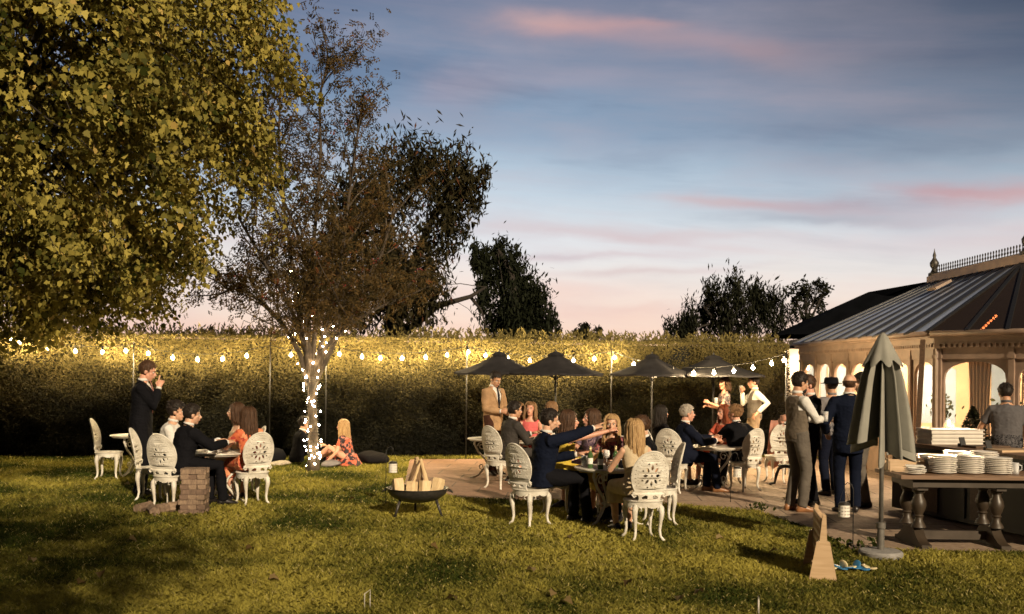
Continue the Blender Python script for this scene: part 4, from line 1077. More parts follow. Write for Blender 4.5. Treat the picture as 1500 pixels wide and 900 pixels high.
def blob_tree(name, label, px0, base_d, blobs, dens, leaf, size, mt, trunk_pts, droop=.3, trunkmat='darkbark', shape=DIAMOND, thick=.6, twigs=3, seed=3):
    # blobs: (px, py, radius_px_x, radius_px_y); crown clumps are placed in a real volume around base_d
    rr = random.Random(seed); base = V((xat(px0, base_d).x, base_d, 0)); t = thing(name, label, 'tree', base); bx = np.array(base); b = MB()
    P, CV, CC = [], [], []
    for (px, py, rx, ry) in blobs:
        k = base_d/F; c = np.array(at(px, py, base_d + rr.uniform(-1,1)*rx*k*thick)); R3 = np.array((rx*k, rx*k*.8, ry*k))
        nc = max(8, int(dens*2.7*R3[0]*R3[2])); D = rand_dir(nc)*(.25+.8*rng.random((nc,1))**.6)
        C = c + D*R3; CC.append(C)
        n = leaf; q = np.repeat(C, n, 0) + rng.normal(size=(nc*n, 3))*np.array((.19,.19,.16 + droop*.35))*np.array(R3[0]).clip(.3,1.2)
        P.append(q); CV.append(np.repeat(rng.random(nc), n))
    P = np.concatenate(P); CV = np.concatenate(CV); CC = np.concatenate(CC); n = len(P)
    N = rand_dir(n) + np.array((.1,-.5,.35)); Tn = rng.normal(size=(n,3))*(.9-droop*.6) + np.array((0,0,-droop*2))
    var = np.clip(.2 + .5*CV + .15*rng.normal(size=n), 0, .8); var = np.where(rng.random(n) < .03, 1, var)
    link('crown', leaf_mesh('crown', P-bx, N, Tn, size*1.15*(.6+.7*rng.random(n)), shape, [mt], var), t)
    for pts, r0, r1 in trunk_pts:
        w = [at(x, y, base_d)-base for x, y in pts]; w = [V((p.x, p.y + (rr.uniform(-.3,.3) if i else 0), p.z)) for i, p in enumerate(w)]
        rs = [r0 + (r1-r0)*i/(len(w)-1) for i in range(len(w))]; b.tube(w, rs, 7)
        for c in (CC[rr.randrange(len(CC))] for _ in range(twigs*2)):
            i = rr.randrange(1, len(w)); p = w[i]; e = V(c-bx)
            if (e-p).length < 2.8: limb(b, p, e, rs[i]*.45, .008, rr, .1, 5)
    b.build('trunk', M[trunkmat], t, True); return t
def rowan():
    base_d = 17.2; rr = random.Random(4); base = V((xat(459, base_d).x, base_d, 0)); t = thing('rowan_tree', 'slender rowan tree wrapped in fairy lights, with red berries', 'tree', base)
    b = MB(); bx = np.array(base); tips, segs = [], []
    L = lambda px, py, dd=0: at(px, py, base_d+dd) - base
    tr = [V((0,0,-.05)), V((.02,0,.15)), L(459,660), L(458,620), L(457,580), L(458,552)]
    b.tube(tr, [.14,.105,.088,.08,.078,.074], 10)
    stems = [[(455,560),(447,515),(440,480),(430,400),(415,300),(408,200),(412,120)], [(458,556),(452,500),(452,430),(462,330),(470,220),(468,140),(482,85)], [(460,556),(470,505),(482,470),(498,400),(510,300),(520,220),(530,150)],
             [(462,560),(484,515),(500,480),(530,430),(560,370),(580,300)], [(452,565),(440,520),(418,480),(380,440),(345,420),(305,440)], [(455,558),(446,500),(425,450),(385,380),(350,320),(352,270)], [(461,556),(476,510),(505,480),(545,455),(580,440)], [(457,556),(460,500),(466,440),(440,350),(400,260),(378,215)]]
    for si, s in enumerate(stems):
        dd = rr.uniform(-.9,.9); pts = [L(x, y, dd*i/len(s)) for i, (x, y) in enumerate(s)]; n = len(pts)
        b.tube(pts, [.042*(1-i/n)+.007 for i in range(n)], 7)
        for i in range(2, n):
            for j in range(5):
                p = pts[i-1].lerp(pts[i], rr.random()); up_ = (pts[i]-pts[i-1]).normalized()
                e = p + V((rr.uniform(-1,1), rr.uniform(-1,1), rr.uniform(.0,1.2)))*rr.uniform(.4,1.05) + up_*.35
                q = limb(b, p, e, .017, .004, rr, .1, 4); tips += [q[2], q[3], q[4]]
        tips.append(pts[-1])
    # pinnate leaves: a rib of paired leaflets
    tip = np.array(tips); per = 15; C = np.repeat(tip, per, 0) + rng.normal(size=(len(tip)*per, 3))*np.array((.15,.15,.13))
    keep = rng.random(len(C)) < np.clip((C[:,2]-1.7)/1.3, .0, 1); C = C[keep]; n = len(C)
    ax = unit(rng.normal(size=(n,3)) + np.array((0,-.2,-.35))); pn = unit(np.cross(ax, rng.normal(size=(n,3)))); bn = np.cross(ax, pn)
    P, N, Tn = [], [], []
    for k in range(5):
        for sg in (-1, 1):
            P.append(C + ax*(.03+.028*k) + bn*sg*.025); N.append(pn + rng.normal(size=(n,3))*.5); Tn.append(bn*sg + ax*.6 + rng.normal(size=(n,3))*.3)
    var = np.tile(np.clip(.35 + .25*rng.normal(size=n), 0, 1), 10)
    P, N, Tn = map(np.concatenate, (P, N, Tn))
    link('crown', leaf_mesh('crown', P, N, Tn, .044*(.6+.6*rng.random(len(P))), OVAL, [leafmat('rowan_leaf', (.026,.022,.009), (.125,.078,.028), .25, .6, (.14,.04,.018))], var), t)
    br = MB()
    red = mat('rowan_berry', (.20,.01,.012), .4, .2)
    for j in range(26):
        p = V(tips[rr.randrange(len(tips))])
        for k in range(9): q = p + V((rr.gauss(0,.035), rr.gauss(0,.035), rr.gauss(-.03,.025))); br.ell(q, (.013,)*3, 6, 4)
    o = br.build('berries', red, t, True); o['kind'] = 'stuff'
    b.build('trunk', mat('rowan_bark', (.06,.045,.032), .9, .4, 9, bump=.9, bscale=30), t, True)
    # fairy lights wound round trunk and lower stems
    fl = thing('fairy_lights', 'warm fairy lights wound round the rowan trunk and lower branches', 'fairy lights', base)
    paths = [(tr[1:], .10, 66), (([L(x, y) for x, y in stems[0][:4]]), .05, 13), (([L(x, y) for x, y in stems[1][:3]]), .05, 7), (([L(x, y) for x, y in stems[2][:3]]), .05, 8), (([L(x, y) for x, y in stems[3][:3]]), .05, 8), (([L(x, y) for x, y in stems[4][:3]]), .05, 6)]
    me = MB().ell((0,0,0), (.0115,.0115,.0125), 10, 6).mesh('bulb', [M['fairy']], True); w = MB()
    for pts, r_, n in paths:
        tot = len(pts)-1; wp = []
        for i in range(n*5):
            s = i/(n*5-1)*tot*.999; k = int(s); p = pts[k].lerp(pts[k+1], s-k); a = i*.5*1.35
            q = p + V((math.cos(a), math.sin(a), 0))*(r_*1.05)
            wp.append(q)
            if i % 5 == 2:
                o = link('bulb', me, fl); aa = a + rr.uniform(-.8,.8); o.location = p + V((math.cos(aa), math.sin(aa), 0))*(r_+.01+rr.uniform(0,.05)) + V((0,0,rr.uniform(-.12,.12)))
        w.tube(wp, .003, 4)
    w.build('wire', M['black'], fl)
rowan()
def ash():                                              # unseen tree added behind the viewpoint to cast shade on the left lawn
    base = V((.8,-2.9,0)); t = thing('added_shade_tree', 'leafy ash tree added out of view behind the viewpoint to shade the left lawn', 'tree', base); rr = random.Random(3); bx = np.array(base); b = MB()
    limb(b, (0,0,-.1), (.1,.2,4.2), .16, .10, rr, .03); nC = 130; D = rand_dir(nC); C = np.array((.35,-2.6,5.7)) + D*np.array((2.6,2.1,1.8))*(.35 + .7*rng.random((nC,1)))
    for c in C[::4]: limb(b, (.1,.2,rr.uniform(3,4.2)), c-bx, .05, .01, rr, .08)
    P = np.repeat(C, 34, 0) + rng.normal(size=(nC*34, 3))*.36
    link('crown', leaf_mesh('crown', P-bx, rand_dir(len(P))+np.array((0,0,.5)), rand_dir(len(P)), .15, OVAL, [leafmat('ash_leaf', (.03,.04,.01), (.09,.10,.03))]), t); b.build('trunk', M['bark'], t, True)
ash()
dk = leafmat('willow_leaf', (.010,.011,.006), (.034,.028,.012), .15, .7, (.075,.030,.016)); dk2 = leafmat('far_leaf', (.007,.009,.006), (.020,.021,.011), .1, .7); dk3 = leafmat('conifer_leaf', (.006,.008,.005), (.016,.019,.009), .1, .7)
blob_tree('willow_tree', 'broad dark willow tree behind the hedge with brownish tips', 578, 27, [(560,290,58,62),(610,250,56,44),(650,270,52,50),(690,285,32,52),(540,380,60,60),(600,400,62,60),(655,340,42,40),(520,440,52,40),(590,455,52,32),(490,330,42,70),(460,420,40,60),(625,430,34,38)], 9, 90, .19, dk,
          [([(575,560),(578,480),(570,400),(560,300),(565,250)], .32, .05), ([(578,480),(600,400),(630,330),(660,270)], .2, .04), ([(576,450),(540,380),(500,320)], .16, .04), ([(580,500),(640,448),(690,436),(712,420)], .12, .03), ([(690,436),(705,455),(712,480)], .05, .012)], .55, shape=[(-.5,0),(0,.13),(.5,0),(0,-.13)], seed=3)
blob_tree('cedar_tree', 'dark drooping dome shaped tree right of the willow behind the hedge', 762, 29, [(722,372,22,26),(738,392,26,34),(752,415,30,40),(765,440,36,44),(785,460,26,38),(745,470,34,26),(800,478,18,20),(728,482,20,14),(712,398,12,30),(700,380,13,18),(708,432,8,22),(752,455,46,44)], 16, 80, .17, dk3, [([(762,560),(762,480),(748,400),(730,365)], .2, .04)], .6, shape=[(-.5,0),(0,.14),(.5,0),(0,-.14)], seed=5)
blob_tree('garden_bush', 'small dark round bush peeping over the middle of the hedge', 858, 33, [(852,486,12,10),(866,490,14,9)], 30, 60, .16, dk2, [([(858,560),(858,490)], .08, .03)], .1, seed=6)
blob_tree('weeping_tree', 'wide dark weeping tree behind the hedge left of the house roof', 1070, 36, [(1005,468,22,26),(1035,452,26,34),(1070,445,28,34),(1105,450,26,34),(1135,462,22,34),(1000,488,26,12),(1060,480,50,18),(1120,484,40,14)], 10, 100, .20, dk2, [([(1070,560),(1068,470),(1060,430)], .25, .05), ([(1068,500),(1110,450)], .12, .04), ([(1068,500),(1030,450)], .12, .04)], .8, shape=[(-.5,0),(0,.12),(.5,0),(0,-.12)], seed=8)
blob_tree('airy_tree', 'thin airy tree beside the dark house roof', 1182, 36, [(1165,432,16,20),(1185,420,22,16),(1205,428,16,18),(1195,448,20,18),(1170,455,18,16)], 12, 30, .15, dk2, [([(1182,560),(1182,470),(1180,415)], .12, .02), ([(1182,480),(1205,425)], .06, .015), ([(1182,480),(1163,435)], .06, .015)], .2, twigs=8, seed=9)
# ------------------------------------------------------------------ festoon lights
def festoon(label, p0, p1, pxs, sag):
    fl = thing('festoon_lights', label, 'string lights', p0, 0, 'festoon strings along the hedge')
    p0, p1 = V(p0), V(p1); w = MB(); P = lambda s: p0.lerp(p1, s) - p0 - V((0,0,sag*4*s*(1-s)))
    w.tube([P(i/24) for i in range(25)], .006, 5); w.build('cable', M['black'], fl)
    for px in pxs:
        best = min((abs(((p0+P(s/400)).x)/((p0+P(s/400)).y)*F + CX - px), s/400) for s in range(401))[1]
        q = P(best); h = link('socket', SOCK, fl); h.location = q; o = link('bulb', BULB, fl); o.location = q - V((0,0,.105))
SOCK = MB().lathe([(.006,.0),(.018,-.01),(.020,-.055),(.012,-.06)], 10).mesh('socket', [M['black']], True)
BULB = MB().ell((0,0,0), (.028,.028,.033), 14, 9).mesh('bulb', [M['bulb']], True)
def hp(px, py, off=.36): d = hedge_d(px)-off; return at(px, py, d)
nodes = [(-40,470),(196,505),(396,506),(478,508),(684,508),(896,515)]
N3 = [hp(*q) for q in nodes] + [at(1152,518,17.4)]
sags = [.20,.18,.08,.13,.14,.29]
lists = [(17,29,70,110,150,184),(217,253,289,326,361),(426,448,465),(497,530,557,589,623,655),(686,711,744,776,808,840,870),(900,928,957,986,1016,1046,1075,1103,1130,1148)]
names = ['first span of festoon bulbs below the maple tree', 'span of festoon bulbs above the standing man in a black suit', 'short span of festoon bulbs behind the rowan trunk', 'span of festoon bulbs right of the rowan tree', 'span of festoon bulbs behind the left pair of parasols', 'span of festoon bulbs around the right pair of parasols']
for i in range(6): festoon(names[i], N3[i], N3[i+1], lists[i], sags[i])
for i, p in enumerate(N3[1:], 1):
    b = MB(); b.tube([(0,0,0),(0,0,p.z+.02)], .012, 8); b.lathe([(.004,p.z+.02),(.018,p.z+.025),(.018,p.z+.05),(.004,p.z+.06)], 8); b.tube([(0,0,p.z-.02),(.03,0,p.z)], .005, 5)
    tag(b.build('light_pole', M['black'], None, True, loc=(p.x, p.y, 0)), ['', 'thin pole holding the festoon lights beside the standing man', 'thin pole holding the festoon lights left of the rowan', 'thin pole holding the festoon lights behind the rowan trunk', 'thin pole holding the festoon lights left of the parasols', 'thin pole holding the festoon lights between the parasol pairs', 'thin pole holding the festoon lights at the right end of the hedge'][i], 'pole', 'poles of the festoon lights')
# ------------------------------------------------------------------ conservatory and house
EAVE, RZ = 2.42, 3.9
A_, B_, C_, D_ = V((6.5,22.2,0)), V((6.78,15.8,0)), V((8.25,14.05,0)), V((11.0,13.9,0))
R1, R2 = V((9.5,22.4,RZ)), V((9.5,18.5,RZ))
def conservatory():
    t = thing('conservatory', 'cream Victorian conservatory glowing warmly behind the bar, with ridge cresting', 'conservatory')
    PANE = glass('window_glass', (1,.96,.90), .97, .02)
    def wall(p, q, n, door=()):
        d = q-p; L = d.length; u = d.normalized(); nrm = V((u.y, -u.x, 0)); 
        if nrm.dot(V((-1,-1,0))) < 0: nrm = -nrm
        X = Matrix((u, V((0,0,1)), nrm)).transposed().to_4x4()
        def put(mb, off, z0, dep, name, mt, par, smooth=False):
            m = X.copy(); m.translation = p + u*off + V((0,0,z0)) + nrm*dep; o = MB(); o.merge(mb, m); return o.build(name, mt, par, smooth)
        w = L/n
        for i in range(n):
            isdoor = i in door; z0 = .12 if isdoor else .58; zh = 2.02 - z0; g = .055
            iw = w - 2*g - .07
            hw = iw/2; r_ = min(.34, hw); arch = [(-hw, .07), (hw, .07)]
            for k in range(13):
                a = PI*k/12; arch.append((hw*math.cos(a), zh - r_*.9 + r_*.8*math.sin(a)**.8))
            fw_, fz = w/2 - .045, zh
            vs, fs = plate([(-fw_, 0), (fw_, 0), (fw_, fz), (-fw_, fz)], [arch], .05, .004)
            b = MB(); b.add(vs, fs)
            f = put(b, w*(i+.5), z0, 0, 'window' if not isdoor else 'door', M['cream'], t)
            b = MB(); b.add([(-hw-.01,.06,0),(hw+.01,.06,0),(hw+.01,fz-.05,0),(-hw-.01,fz-.05,0)], [(0,1,2,3)]); put(b, w*(i+.5), z0, -.004, 'pane', PANE, f)
            b = MB(); 
            if not isdoor: b.box((0, .0, .02), (fw_*2, .05, .08)); put(b, w*(i+.5), z0, .012, 'sill', M['cream'], f)
            if not isdoor:
                b = MB(); b.box((0,.29,0), (w, .56, .10)); b.box((0,.30,.054), (w*.7,.34,.012)); put(b, w*(i+.5), .0, 0, 'plinth', M['cream'], t)
        for i in range(n+1):
            b = MB(); ww = .13 if i in (0, n) else .085
            b.box((0,1.09,.012), (ww, 2.18, .13)); b.box((0,.10,.012), (ww+.03,.20,.16)); b.box((0,2.06,.012), (ww+.03,.05,.16)); put(b, w*i, 0, 0, 'post', M['cream'], t)
        b = MB(); b.box((L/2,2.115,0), (L+.06,.18,.12)); b.box((L/2,2.285,.02), (L+.06,.16,.16)); b.box((L/2,2.385,.06), (L+.12,.05,.26)); b.box((L/2,2.205,.07), (L+.04,.03,.04))
        put(b, 0, 0, 0, 'cornice', M['cream'], t)
        b = MB(); nd = int(L/.085)
        pl = [(0,2.27)]
        for k in range(nd): x0 = L*(k+.25)/nd; x1 = L*(k+.75)/nd; pl += [(x0,2.26),(x0,2.21),(x1,2.21),(x1,2.26)]
        pl += [(L,2.26),(L,2.275),(0,2.275)]; b.poly(pl[::-1], .102, .125)
        put(b, 0, 0, 0, 'dentil_course', M['cream'], t)
        b = MB(); b.tube([(-.05,2.425,.19),(L+.05,2.425,.19)], .045, 8); put(b, 0, 0, 0, 'gutter', M['cream'], t, True)
    wall(A_, B_, 7, (2,)); wall(B_, C_, 2); wall(C_, D_, 2)
    # far walls that show through the windows
    E_, G_ = V((12.6,15.8,0)), V((12.6,22.4,0))
    for p, q, n in ((E_, G_, 5), (G_, A_+V((0,.25,0)), 5)):
        d = q-p; L = d.length; u = d.normalized(); X = Matrix((u, V((0,0,1)), V((u.y,-u.x,0)))).transposed().to_4x4(); X.translation = p; w = L/n
        for i in range(n):
            hw = w/2-.16; vs, fs = plate([(0,0),(w,0),(w,2.4),(0,2.4)], [[(w/2-hw,.7),(w/2+hw,.7),(w/2+hw,1.9),(w/2,2.08),(w/2-hw,1.9)]], .05)
            b = MB(); b.add(vs + np.array((w*i,0,0)), fs); b.box((w*(i+.5),1.3,0), (.03,1.3,.04)); o = MB(); o.merge(b, X); f = o.build('window', M['creamin'], t)
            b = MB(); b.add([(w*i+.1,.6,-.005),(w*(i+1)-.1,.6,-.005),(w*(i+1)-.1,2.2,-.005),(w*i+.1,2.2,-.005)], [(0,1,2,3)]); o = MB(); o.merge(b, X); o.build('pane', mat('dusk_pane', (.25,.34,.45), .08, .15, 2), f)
    b = MB(); b.poly([(p.x, p.y) for p in (B_, C_, D_, V((12.6,15,0)), G_, A_)], .008, .03); b.build('floor_tiles', mat('floor_tiles', (.30,.20,.12), .4, .2, 3), t)
    # roof: facets of glazing with bars
    up = V((0,0,EAVE+.03)); ov = V((-.22,0,0))
    a, bq, c, d = A_+up+ov+V((0,.1,0)), B_+up+V((-.22,-.08,0)), C_+up+V((-.1,-.2,0)), D_+up+V((0,-.22,0))
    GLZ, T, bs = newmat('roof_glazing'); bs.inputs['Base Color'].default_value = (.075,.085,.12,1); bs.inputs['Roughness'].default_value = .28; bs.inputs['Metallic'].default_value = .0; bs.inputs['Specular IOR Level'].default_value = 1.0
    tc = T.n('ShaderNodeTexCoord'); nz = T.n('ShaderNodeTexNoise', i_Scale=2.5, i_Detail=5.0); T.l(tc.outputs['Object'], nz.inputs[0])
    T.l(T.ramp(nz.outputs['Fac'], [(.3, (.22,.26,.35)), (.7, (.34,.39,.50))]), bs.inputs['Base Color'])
    DRK = glass('dark_roof_glass', (.07,.05,.04), .8, .12)
    def facet(e0, e1, r0, r1, n, mt, barm):
        f = MB(); f.add([e0, e1, r1, r0] if (r0-r1).length > 1e-3 else [e0, e1, r0], [(0,1,2,3)] if (r0-r1).length > 1e-3 else [(0,1,2)]); o = f.build('roof', mt, t)
        nr = (e1-e0).cross(r0-e0).normalized(); nr = nr if nr.z > 0 else -nr
        for i in range(n+1):
            s = i/n; b = MB(); b.bar(e0.lerp(e1, s)+nr*.012, r0.lerp(r1, s)+nr*.012, .21 if (0 < i < n and n > 8) else .06, .026, up=nr); b.build('glazing_bar', barm, o)
    BARM = mat('lead_bar', (.012,.012,.014), .5, .2)
    facet(a, bq, R1, R2, 10, GLZ, BARM); facet(bq, c, R2, R2, 4, DRK, BARM); facet(c, d, R2, R2+V((.0,-.0,0)), 4, DRK, BARM)
    b = MB(); b.add([R1, R2, V((12.8,15.5,EAVE)), V((12.8,22.6,EAVE))], [(0,1,2,3)]); b.add([R2, d, V((12.8,15.5,EAVE))], [(0,1,2)]); b.add([a, R1, V((12.8,22.6,EAVE))], [(0,1,2)]); b.build('roof', M['slate'], t)
    s = MB(); m0 = a.lerp(R1, .72).lerp(bq.lerp(R2, .72), .50); s.box(m0+V((-.05,0,.09)), (.35,.42,.05), M=Matrix.Rotation(-R(28), 3, 'Y')); s.build('roof_vent', M['cream'], t)
    # ridge box, cresting and finials
    b = MB(); b.box((9.5,20.4,RZ+.03), (.26,4.3,.14)); b.box((9.5,20.4,RZ+.12), (.16,4.3,.05)); b.build('ridge', M['cream'], t)
    n = 34
    for i in range(n):
        y = 18.5 + 3.85*(i+.5)/n; b = MB(); z = RZ+.14
        b.tube([(9.5,y,z),(9.5,y,z+.17)], .010, 5); b.ell((9.5,y,z+.09), (.012,.042,.03), 8, 5); b.ell((9.5,y,z+.17), (.012,.026,.035), 8, 5); b.box((9.5,y,z+.025), (.02,.10,.02)); b.build('ridge_crest', M['steel'], t)
    for y in (18.4, 22.45):
        b = MB(); b.lathe([(.13,0),(.13,.22),(.08,.25),(.05,.32),(.09,.38),(.10,.46),(.06,.52),(.03,.58),(.04,.62),(.012,.72),(.004,.78)], 12, (9.5,y,RZ-.05)); b.build('finial', M['steel'], t, True, 50)
conservatory()
def chandelier(label, p, r=.26, n=10):
    t = thing('chandelier', label, 'chandelier', p); b = MB()
    b.tube([(r*math.cos(2*PI*k/24), r*math.sin(2*PI*k/24), 0) for k in range(25)], .012, 6); b.tube([(0,0,0),(0,0,.5)], .008, 6)
    for k in range(4): b.tube([(0,0,.22),(r*math.cos(PI*k/2), r*math.sin(PI*k/2), 0)], .006, 5)
    b.build('frame', M['steel'], t); me = MB().ell((0,0,0), (.026,.026,.045), 10, 6).mesh('bulb', [M['chand']], True)
    for k in range(n): o = link('bulb', me, t); o.location = (r*math.cos(2*PI*k/n), r*math.sin(2*PI*k/n), .05)
chandelier('lit chandelier hanging inside the conservatory behind the nearest arched window', at(1416,518,18.0), .34, 14)
chandelier('lit chandelier hanging deep inside the conservatory near its far end', V((8.6,21.0,2.1)), .26, 10)
chandelier('lit chandelier hanging inside the conservatory behind the furled parasol', V((8.5,19.0,2.12)), .2, 8)
def curtain(p, q, label):
    d = q-p; L = d.length; u = d.normalized(); nrm = V((u.y,-u.x,0)); b = MB(); n, m = 36, 8; vs = []
    for j in range(m+1):
        for i in range(n+1):
            s_ = i/n; z = 2.15*(1-j/m)+.08; pinch = 1-.25*math.sin(PI*min(1, j/m*1.2)); vs.append(p + u*(L*(.5+(s_-.5)*pinch)) + nrm*(.035*math.sin(s_*38+j*.2)) + V((0,0,z)))
    b.add(vs, [(j*(n+1)+i, j*(n+1)+i+1, (j+1)*(n+1)+i+1, (j+1)*(n+1)+i) for j in range(m) for i in range(n)])
    tag(b.build('curtain', CURT, None, True), label, 'curtain')
CURT = mat('linen_curtain', (.36,.26,.17), .9, .15, 3)
curtain(V((8.05,14.75,0)), V((8.45,14.45,0)), 'pale curtain inside the nearest arched window of the conservatory, right side')
curtain(V((7.2,15.75,0)), V((7.5,15.5,0)), 'pale curtain inside the conservatory beside the corner post')
curtain(V((9.2,18.6,0)), V((9.8,18.6,0)), 'long pale curtain hanging deep inside the conservatory')
for i, (x, y) in enumerate(((8.3,16.6),(9.6,17.2),(8.0,18.6))):
    t = thing('indoor_table', ['dark round table inside the conservatory nearest the arched window', 'dark round table inside the conservatory at its far right', 'dark round table deep inside the conservatory'][i], 'table', (x, y, .03)); b = MB(); b.lathe([(.01,.72),(.5,.72),(.5,.75),(.01,.75)], 28); b.build('tabletop', M['wood'], t); b = MB(); b.lathe([(.25,0),(.25,.03),(.04,.06),(.04,.72)], 16); b.build('leg', M['wood'], t)
    v = thing('vase', ['vase of dark leaves on the nearest indoor table', 'vase of dark leaves on the far right indoor table', 'vase of dark leaves on the deepest indoor table'][i], 'vase', (x, y, .781)); b = MB(); b.lathe([(.04,0),(.07,.08),(.04,.2),(.05,.22)], 14); b.build('pot', M['china'], v, True); P_ = rng.normal(size=(120,3))*np.array((.11,.11,.12))+np.array((0,0,.42)); link('leaves', leaf_mesh('leaves', P_, rand_dir(120), rand_dir(120), .1, OVAL, [leafmat('vase_leaf', (.01,.015,.008), (.04,.045,.02))]), v)
sl = thing('string_lights', 'short row of orange bulbs showing through the dark roof glass', 'string lights', at(1437,484,16.6))
me = MB().ell((0,0,0), (.022,)*3, 10, 6).mesh('bulb', [emit('orange_bulb', (1,.30,.10), 40)], True)
w = MB(); pts = []
for i in range(7):
    p = at(1437 + 22*i/6, 484 - 21*i/6, 16.6+.02*i) - V(sl.location); pts.append(p); o = link('bulb', me, sl); o.location = p
w.tube(pts, .004, 4); w.build('wire', M['black'], sl)
def house():
    t = thing('house', 'dark slate roofed house behind the conservatory', 'house')
    b = MB(); e0, e1, r0, r1 = at(1150,492,28), V((7.6,24.0,2.9)), at(1272,428,28.5), at(1352,414,25.5)
    far = at(1600,500,32)
    q = [at(1152,490,28), at(1272,428,28.6), at(1352,414,27.2), at(1530,384,24.2), V((14.5,23.0,2.75)), V((8.0,31.5,2.9)), V((16,31.5,2.75))]
    b.add(q, [(0,4,1),(1,4,2),(2,4,3),(0,1,5),(1,2,5),(2,3,6),(2,6,5)]); b.build('roof', M['slate'], t)
    b = MB(); b.poly([(8.3,28.0),(12.8,25.6),(12.8,31),(8.5,30.6)], 0, 2.8); b.build('wall', M['white'], t)
    b = MB(); b.poly([(6.15,22.9),(7.4,22.95),(7.4,23.4),(6.15,23.35)], 0, 2.35); b.build('porch_wall', M['white'], t)
    b = MB(); b.poly([(6.05,22.7),(7.5,22.75),(7.5,23.5),(6.05,23.45)], 2.353, 2.42); b.build('porch_roof', M['slate'], t)
house()
wl = thing('wall_lamp', 'bright globe wall lamp on the white porch at the end of the hedge', 'lamp', at(1180,536,22.5)); b = MB(); b.ell((0,0,0), (.10,.10,.13), 14, 9); b.build('globe', M['lampglow'], wl, True)
b = MB(); b.tube([(0,.09,.10),(0,.28,.14),(0,.38,.10)], .015, 6); b.lathe([(.03,.12),(.08,.13),(.02,.18)], 12); b.build('bracket', M['black'], wl, True)
# ------------------------------------------------------------------ people, chairs and tables
def seated(label, px, d, yaw, fem=False, fwd=.05, ch=None, cyaw=None, **kw):
    p = xat(px, d); f = V((math.sin(R(yaw)), math.cos(R(yaw)), 0))
    c = ch if ch is not None else p - f*fwd
    chair(c, yaw if cyaw is None else cyaw, 'white iron chair under the ' + kw.pop('who'))
    return person(label, px, d, yaw, pose='sit', sex='f' if fem else 'm', pos=c + f*fwd, **kw)
# --- left group
T1 = xat(321, 13.1); table(T1, 20, 'round white iron table holding wine glasses in the left group')
person('tall man in a black suit standing with one hand raised to his chest', 207, 13.74, 78, 1.87, head=(2,-16), lean=3, Rr=(.03,.22,1.37), hm=('relax','point'), hair=('short','brown'), sk='c', top=('suit','black'), bottom='black', tie='pinktie')
seated('man in a black suit seated with his back to us beside the wooden block tower', 258, 12.55, 50, cyaw=16, ch=xat(252,12.4), fwd=.13, who='man in a black suit beside the wooden block tower', h=1.76, lean=10, hair=('short','black'), top=('suit','black'), bottom='black', L=(-.12,.50,.80), Rr=(.16,.52,.80), head=(10,-6))
seated('dark haired man in a white shirt with sunglasses on his head, seated at left', 236, 13.5, 82, ch=xat(224,13.3), who='man in the white shirt at the left table', fwd=.16, h=1.78, lean=12, hair=('full','black'), top=('shirt','white'), bottom='black', glasses=True, head=(0,-4))
seated('brown haired woman in a pale sleeveless dress facing left at the left table', 354, 13.9, 245, True, who='woman in the pale sleeveless dress', h=1.7, hair=('long','brown'), sk='a', top=('strappy','cream'), bottom='cream', head=(22,2), L=(-.10,.40,.76), Rr=(.1,.36,.76), lean=6, hairlen=.2)
seated('woman with long dark hair in an orange floral dress, back to us', 371, 13.0, -38, True, ch=xat(371,12.9), who='woman in the orange floral dress', h=1.66, hair=('long','brown'), sk='c', top=('sleeved','orange'), bottom=None, lean=8, L=(-.2,.45,.76), Rr=(.12,.42,.76), hairlen=.36)
chair(xat(161,15.7), 82, 'empty white iron chair at the far left before the hedge')
table(xat(203,16.2), 10, 'white iron table half hidden behind the standing man in black')
for i, (px, d, dr) in enumerate(((309,12.95,'amber'),(320,13.1,'amber'),(329,13.3,None))):
    glass_on(at(px, 600, d)*1 - V((0,0,at(px, 600, d).z-.661)), ['wine glass at the left on the left table', 'wine glass in the middle on the left table', 'small clear tumbler on the left table'][i], 'wine' if i < 2 else 'tumbler', dr)
b = MB(); b.add([(-.06,0,0),(.06,0,0),(.06,.02,.11),(-.06,.02,.11)], [(0,1,2,3)]); b.add([(-.06,.06,0),(.06,.06,0),(.06,.022,.11),(-.06,.022,.11)], [(0,1,2,3)]); tag(b.build('menu_card', M['paper'], None, loc=(xat(313,12.9).x, 12.9, .663), rz=.5), 'folded white menu card on the edge of the left table', 'card')
b = MB(); b.box((0,0,0), (.10,.006,.15)); o = tag(b.build('paper_sheet', M['paper'], None), 'white sheet of paper held by the man in the black suit', 'paper'); o.matrix_world = Matrix.Translation((xat(274,12.95).x, 12.95, .98)) @ Matrix.Rotation(.6, 4, 'Y') @ Matrix.Rotation(-.4, 4, 'X')
